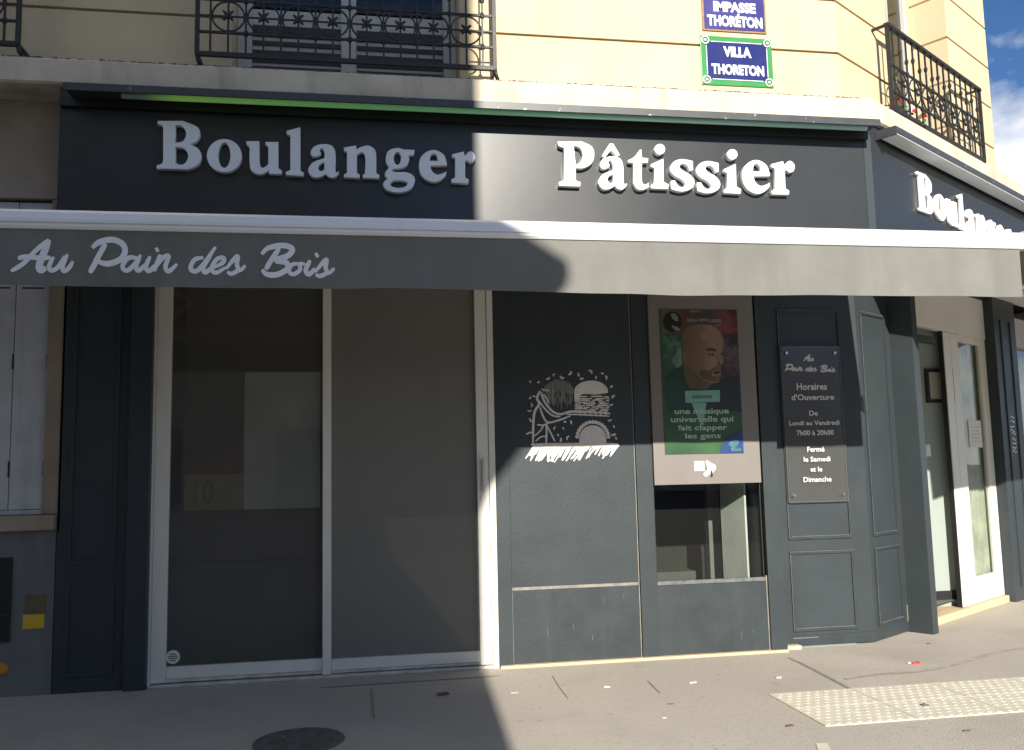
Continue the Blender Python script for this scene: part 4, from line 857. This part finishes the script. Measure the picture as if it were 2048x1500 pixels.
# ================================================================= AWNINGS
AP = 2.10; AZB, AZT, AVB = 2.985, 3.102, 2.660
aw = thing('awning', 'wide grey shop awning with white front bar and script name on its valance', 'awning', (1, -1, 3))
AX0, AX1 = -3.0, 4.325
bm = bmesh.new()                                                     # rounded front bar profile
prof = [(AP-.07, AZB), (AP+.01, AZB), (AP+.022, AZB+.015), (AP+.024, AZB+.055), (AP+.010, AZB+.095), (AP-.02, AZT), (AP-.07, AZT-.005)]
l0 = [bm.verts.new(MAIN(AX0, *p)) for p in prof]; l1 = [bm.verts.new(MAIN(AX1, *p)) for p in prof]
for i in range(len(prof)): bm.faces.new((l0[i], l0[(i+1) % 7], l1[(i+1) % 7], l1[i]))
bm.faces.new(l0); bm.faces.new(l1); fbar = obj('front_bar', from_bm(bm, 'front_bar'), M['bar'], aw)
box('bar_end_cap', MAIN, AX1+.0005, AX1+.014, AP-.075, AP+.028, AZB-.004, AZT+.004, M['white'], aw)
box('bar_groove', MAIN, AX0, AX1, AP+.0225, AP+.0262, AZB+.030, AZB+.036, M['track'], fbar)
def rip(x, z): f = (AZB-z)/.33; return AP + .0 + f*(.012*math.sin(x*2.1+.6)+.008*math.sin(x*5.3)+.004*math.sin(x*11.7+1))
def vbot(x): return AVB + .008*math.sin(x*1.05+2.2)+.003*math.sin(x*2.6+.4)+.0012*math.sin(x*9.0)
bm = bmesh.new(); NX, NZ = 150, 8; grid = []
for i in range(NX+1):
    x = AX0+(AX1-.035-AX0)*i/NX
    grid.append([bm.verts.new((x, -rip(x, z), z)) for z in [AZB+.004+(vbot(x)-AZB-.004)*j/NZ for j in range(NZ+1)]])
for i in range(NX):
    for j in range(NZ): bm.faces.new((grid[i][j], grid[i+1][j], grid[i+1][j+1], grid[i][j+1]))
va = obj('valance', from_bm(bm, 'valance'), M['fabric'], aw, True)
ZS = lambda u, v: (10+u*.33203, 465+v*.33228)
k = 0
for ch, strokes in SCRIPT:
    bm = bmesh.new()
    for pts, w_ in strokes:
        k += 1
        def pl_(u, v, l):
            q = at(*ZS(u, v), -AP-.004); return Vector((q.x, -rip(q.x, q.z)-.003-l*.0002, q.z))
        ribbon(bm, pts, w_*1.28, pl_, k % 7)
    obj('lettering', from_bm(bm, 'lettering'), M['fabric_letter'], va)
bm = bmesh.new(); cols = []                                          # sloping cover
for i in range(41):
    x = AX0+(AX1-.02-AX0)*i/40
    cols.append([bm.verts.new(MAIN(x, .30+(AP-.06-.30)*t, 3.56+(AZT-.004-3.56)*t-.03*math.sin(math.pi*t))) for t in [j/8 for j in range(9)]])
for i in range(40):
    for j in range(8): bm.faces.new((cols[i][j], cols[i+1][j], cols[i+1][j+1], cols[i][j+1]))
obj('cover', from_bm(bm, 'cover'), M['fabric'], aw, True)
box('cassette', MAIN, AX0, AX1-.03, .02, .34, 3.47, 3.595, M['bar'], aw, bev=.02)
for x, dx_ in ((-2.2, .55), (1.2, .55), (4.1, -.6)):
    tube('arm', [MAIN(x, .2, 3.44), MAIN(x+dx_, 1.15, 3.22)], .024, M['bar'], aw, n=8); tube('arm', [MAIN(x+dx_, 1.15, 3.22), MAIN(x, AP-.08, 3.03)], .020, M['bar'], aw, n=8)
a2 = thing('awning', 'second grey awning over the corner entrance mostly hidden behind the first', 'awning', CH(2, 1, 3))
CQ = 2.4; CS0, CS1 = .04, 6.2; CB, CTz, CV = 2.86, 2.98, 2.55
box('front_bar', CH, CS0, CS1, CQ-.07, CQ+.02, CB, CTz, M['bar'], a2, bev=.01)
bm = bmesh.new(); g2 = []
for i in range(61):
    s = CS0+.02+(CS1-CS0-.04)*i/60; g2.append([bm.verts.new(CH(s, CQ+j*.004*math.sin(s*4+j*.3), CB+.003+(CV-CB)*j/5)) for j in range(6)])
for i in range(60):
    for j in range(5): bm.faces.new((g2[i][j], g2[i+1][j], g2[i+1][j+1], g2[i][j+1]))
obj('valance', from_bm(bm, 'valance'), M['fabric'], a2, True)
bm = bmesh.new(); g2 = []
for i in range(21):
    s = CS0+.02+(CS1-CS0-.04)*i/20; g2.append([bm.verts.new(CH(s, .30+(CQ-.36)*t, 3.56+(CTz-.004-3.56)*t-.02*math.sin(math.pi*t))) for t in [j/6 for j in range(7)]])
for i in range(20):
    for j in range(6): bm.faces.new((g2[i][j], g2[i+1][j], g2[i+1][j+1], g2[i][j+1]))
obj('cover', from_bm(bm, 'cover'), M['fabric'], a2, True)
box('cassette', CH, CS0+.03, CS1, .02, .34, 3.45, 3.59, M['bar'], a2, bev=.02)
for s, ds in ((1.2, .7), (4.6, -.7)):
    tube('arm', [CH(s, .2, 3.42), CH(s+ds, 1.2, 3.15)], .026, M['bar'], a2, n=8); tube('arm', [CH(s+ds, 1.2, 3.15), CH(s, CQ-.08, 2.98)], .022, M['bar'], a2, n=8)
    bm = bmesh.new(); bmesh.ops.create_uvsphere(bm, u_segments=12, v_segments=8, radius=.05, matrix=Matrix.Translation(CH(s+ds, 1.2, 3.15))); obj('elbow', from_bm(bm, 'elbow'), M['bar'], a2, True)
# ================================================================= CORNER ENTRANCE
en = thing('entrance_door', 'white framed glass entrance door on the corner with one leaf open', 'door', CH(2, 0, 0))
box('header', CH, .925, 3.235, -.12, -.04, 2.96, 3.42, M['white'], en, bev=.006)
box('head_board', CH, .925, 3.235, -.12, -.02, 3.424, ZT, M['paint'], en)
lf = box('stile', CH, 2.06, 2.44, -.10, -.05, .075, 2.957, M['white'], en, bev=.006)
box('groove', CH, 2.235, 2.243, -.06, -.0488, .09, 2.94, M['track'], lf)
box('gap_shade_strip', CH, 2.040, 2.057, -.10, -.055, .06, 2.957, M['black'], en)  # black strip standing in for the shadowed gap along the leaf
box('stile', CH, 3.06, 3.233, -.10, -.05, .075, 2.957, M['white'], en, bev=.006)
box('rail', CH, 2.442, 3.058, -.10, -.05, .075, .34, M['white'], en, bev=.006)
box('rail', CH, 2.442, 3.058, -.10, -.05, 2.88, 2.957, M['white'], en)
box('pane', CH, 2.442, 3.058, -.082, -.075, .342, 2.878, M['glass_clear'], en)
box('sill', CH, .925, 3.235, -.35, -.005, -.005, .072, M['plinth'], en, bev=.008)
box('door_closer', CH, 1.2, 1.85, -.11, -.045, 2.80, 2.87, M['black'], en, bev=.008)
tube('closer_arm', [CH(1.1, -.08, 2.83), CH(1.4, -.3, 2.80)], .012, M['black'], en)
nt_ = box('notice', CH, 2.62, 2.98, -.073, -.071, 1.72, 2.02, M['paper'], en)
for i in range(5): box('print', CH, 2.68, 2.92-.03*(i % 2), -.0712, -.0705, 1.94-i*.04, 1.952-i*.04, M['track'], nt_)
# the opened leaf swung inwards
ol = thing('open_door_leaf', 'opened narrow door leaf swung inwards behind the entrance pier', 'door', CH(1.08, -.2, 0))
box('leaf', CH, .94, .98, -.95, -.16, .07, 2.93, M['white'], ol)
# curtain behind the fixed leaf
bm = bmesh.new(); pr = None
for i in range(150):
    s = 2.34+i*.0088; o = -.152+.022*math.sin(i*.62)+.010*math.sin(i*.23)
    cur = (bm.verts.new(CH(s, o, .15)), bm.verts.new(CH(s, o, 2.95)))
    if pr: bm.faces.new((pr[0], cur[0], cur[1], pr[1]))
    pr = cur
tag(obj('curtain', from_bm(bm, 'curtain'), mat('cream_green_curtain', (.62, .62, .50), .85, .25, 5), None, True), 'cream pleated curtain behind the glass of the entrance door', 'curtain')
# room inside
IY = 1.30; FZ = .14
box('entry_wall', IDT, 4.6, 6.08, IY, IY+.1, .0, 3.7, M['greenroom'], bld)
box('entry_skirting', IDT, 4.71, 6.075, IY-.02, IY-.001, FZ+.002, FZ+.09, M['black'], bld)
box('entry_side_wall', IDT, 4.62, 4.70, .45, IY, .0, 3.7, M['greenroom'], bld)
bm = bmesh.new(); fl = [CH(.9, -.2, FZ), CH(2.2, -.12, FZ), Vector((6.08, IY, FZ)), Vector((4.7, IY, FZ))]
bm.faces.new([bm.verts.new(v) for v in fl]); obj('entry_floor', from_bm(bm, 'entry_floor'), M['floor'], bld)
c0 = at(1852, 806, IY); c1 = at(1893, 738, IY); X0, X1, Y0, Y1 = c0.x, c1.x+.05, c0.z, c1.z
pf = thing('framed_notice', 'black framed certificate hanging on the pale wall inside the entrance', 'picture frame', ((X0+X1)/2, IY, Y0))
for a0, a1, z0, z1 in ((X0, X1, Y1-.035, Y1), (X0, X1, Y0, Y0+.035), (X0, X0+.035, Y0+.036, Y1-.036), (X1-.035, X1, Y0+.036, Y1-.036)): box('frame', IDT, a0, a1, IY-.035, IY-.004, z0, z1, M['black'], pf)
box('sheet', IDT, X0+.036, X1-.036, IY-.02, IY-.005, Y0+.036, Y1-.036, mat('certificate', (.42, .40, .33), .6), pf)
c0 = at(1850, 913, IY); c1 = at(1859, 888, IY)
ls = thing('light_switch', 'small white light switch on the pale wall inside the entrance', 'switch', (c0.x, IY, c0.z))
box('plate', IDT, c0.x, c1.x, IY-.015, IY-.002, c0.z, c1.z, M['paper'], ls, bev=.003)
box('rocker', IDT, c0.x+.012, c1.x-.012, IY-.02, IY-.0155, c0.z+.02, c1.z-.02, M['enamel'], ls)
# shop window past the far pier
fwn = thing('far_shop_window', 'narrow slice of shop window with posters past the far pier', 'window', CH(5, 0, .5))
box('stall_riser', CH, 3.934, 6.48, -.2, -.02, -.01, .7, M['paint'], fwn)
box('frame', CH, 3.934, 4.0, -.15, -.01, .703, 3.3, M['sash'], fwn)
box('frame', CH, 4.002, 6.48, -.15, -.01, 2.95, 3.3, M['sash'], fwn)
box('pane', CH, 4.002, 6.48, -.09, -.08, .703, 2.948, M['glass_clear'], fwn)
box('backing', CH, 3.95, 6.48, -.6, -.55, .5, 3.6, mat('olive_backing', (.20, .20, .15), .8), fwn)
for nm, lab, s0, s1, z0, z1, c in (('poster', 'pink poster in the shop window at the right picture edge', 4.02, 4.28, 1.85, 2.5, (.45, .16, .22)), ('poster', 'pale blue poster next to the pink one at right edge', 4.30, 4.8, 1.85, 2.5, (.25, .40, .5)), ('poster', 'yellow poster below the pink one at right edge', 4.02, 4.5, 1.40, 1.84, (.55, .38, .05))):
    tag(box(nm, CH, s0, s1, -.11, -.105, z0, z1, mat('poster_'+lab[:6].strip(), c, .6, .25, 9)), lab, 'poster')
# ================================================================= LITTER ON THE PAVEMENT
def litter(name, label, cat, px, py, size, mt, seed, h=.006):
    rg = random.Random(seed); c = gnd(px, py); b = bmesh.new(); n = 7
    lo = []; hi = []
    for k in range(n):
        a = 2*math.pi*k/n+rg.uniform(-.2, .2); r = size*rg.uniform(.6, 1.1); x, y = c.x+r*math.cos(a), c.y+.55*r*math.sin(a)
        lo.append(b.verts.new((x, y, .001))); hi.append(b.verts.new((x*1+rg.uniform(-.002, .002), y, h+rg.uniform(0, h))))
    b.faces.new(hi); 
    for k in range(n): b.faces.new((lo[k], lo[(k+1) % n], hi[(k+1) % n], hi[k]))
    tag(obj(name, from_bm(b, name), mt), label, cat)
wp = mat('litter_paper', (.58, .56, .5), .8); rw_ = mat('red_wrapper', (.55, .06, .07), .5); lf_ = mat('dry_leaf', (.16, .10, .055), .8, .3, 30); db = mat('dark_debris', (.13, .11, .09), .9)
litter('paper_scrap', 'white paper scrap nearest the manhole side, by the shadow edge', 'litter', 1029, 1386, .03, wp, 1, .003)
litter('paper_scrap', 'white scrap on the pavement below the bread drawing panel', 'litter', 1213, 1375, .03, wp, 2)
litter('paper_scrap', 'white scrap on the pavement below the small window', 'litter', 1386, 1366, .032, wp, 3)
litter('paper_scrap', 'white scrap on the pavement below the corner post', 'litter', 1558, 1356, .03, wp, 4)
litter('sweet_wrapper', 'small red and white wrapper on the pavement before the corner', 'litter', 1832, 1328, .042, rw_, 5, .01)
litter('paper_scrap', 'tiny white scrap touching the red wrapper', 'litter', 1819, 1327, .02, wp, 6)
litter('dry_leaf', 'brown dry leaf on the shaded pavement before the glass door', 'leaf', 888, 1390, .055, lf_, 7, .012)
litter('dry_leaf', 'tiny dark debris on the lit pavement below the middle post', 'litter', 1342, 1409, .022, db, 8)
litter('debris', 'dark crumb beside the tactile strip corner', 'litter', 1858, 1288, .025, db, 9)
litter('debris', 'dark curl lying on the tactile strip', 'litter', 1850, 1414, .028, db, 10, .014)
litter('debris', 'small brown scrap left of the tactile strip', 'litter', 1580, 1453, .03, lf_, 11)
litter('debris', 'dark speck at the lower right of the pavement', 'litter', 1935, 1463, .022, db, 12)
litter('paper_scrap', 'small pale crumb in the middle of the sunny pavement', 'litter', 1328, 1436, .018, wp, 13, .003)
wmk = [gnd(*p) for p in ((1632, 1488), (1655, 1487), (1668, 1515), (1640, 1515))]
poly('paint_mark', [Vector((p.x, p.y, .0036)) for p in wmk], M['tactile'], pave)
# ================================================================= BUILDINGS ACROSS THE STREET (they shade the shop and show in its glass)
OY = -11.2; EX = .90+SUN_K*OY
ob = thing('opposite_building', 'tall pale building across the street whose edge shades the left half of the shop', 'building', (EX-6, OY, 0))
M['ostone'] = mat('opposite_stone', (.62, .57, .48), .85, .12, 1.2)
def prism(name, plan, z0, z1, mt, parent):
    b = bmesh.new(); v0 = [b.verts.new((x, y, z0)) for x, y in plan]; v1 = [b.verts.new((x, y, z1)) for x, y in plan]; n = len(plan)
    for i in range(n): b.faces.new((v0[i], v0[(i+1) % n], v1[(i+1) % n], v1[i]))
    b.faces.new(v0); b.faces.new(v1); return obj(name, from_bm(b, name), mt, parent)
prism('wall', [(EX, OY), (EX-.9, OY-11), (-24, OY-11), (-24, OY)], -.1, 11.0, M['ostone'], ob)
zc = 1.88-SUN_Z*(-OY)
# moulded front cornice whose end projects past the corner
pf_ = [(0, .27), (.42, .0), (.40, -.06), (.09, -.44), (.02, -.62), (0, -.66)]
bm = bmesh.new()
r0 = [bm.verts.new((EX-.01+dx_, OY+.22, zc+dz_)) for dx_, dz_ in [(-.2, .27)] + pf_ + [(-.2, -.66)]]; r1 = [bm.verts.new((EX-.01+dx_, OY-.02, zc+dz_)) for dx_, dz_ in [(-.2, .27)] + pf_ + [(-.2, -.66)]]
n = len(r0)
for i in range(n): bm.faces.new((r0[i], r0[(i+1) % n], r1[(i+1) % n], r1[i]))
bm.faces.new(r0); bm.faces.new(r1); obj('cornice_end', from_bm(bm, 'cornice_end'), M['ostone'], ob)
box('cornice', IDT, -24, EX-.22, OY+.001, OY+.24, zc-.5, zc+.25, M['ostone'], ob)
for zf in (.2, 3.4, 7.6):
    for i in range(8):
        x = EX-2.3-i*2.8
        f_ = box('window', IDT, x, x+1.1, OY+.001, OY+.03, zf+.6, zf+2.4, M['sash'], ob); box('pane', IDT, x+.08, x+1.02, OY+.031, OY+.04, zf+.68, zf+2.32, M['black'], f_)
fb = thing('distant_building', 'lower row of pale houses closing the street far behind the viewer', 'building', (8, -48, 0))
box('wall', IDT, -2, 40, -58, -48, -.1, 9, M['ostone'], fb)
for zf in (.5, 3.5, 6.2):
    for i in range(12):
        f_ = box('window', IDT, i*3.2, i*3.2+1.2, -47.99, -47.95, zf, zf+1.8, M['sash'], fb); box('pane', IDT, i*3.2+.1, i*3.2+1.1, -47.949, -47.94, zf+.1, zf+1.7, M['black'], f_)
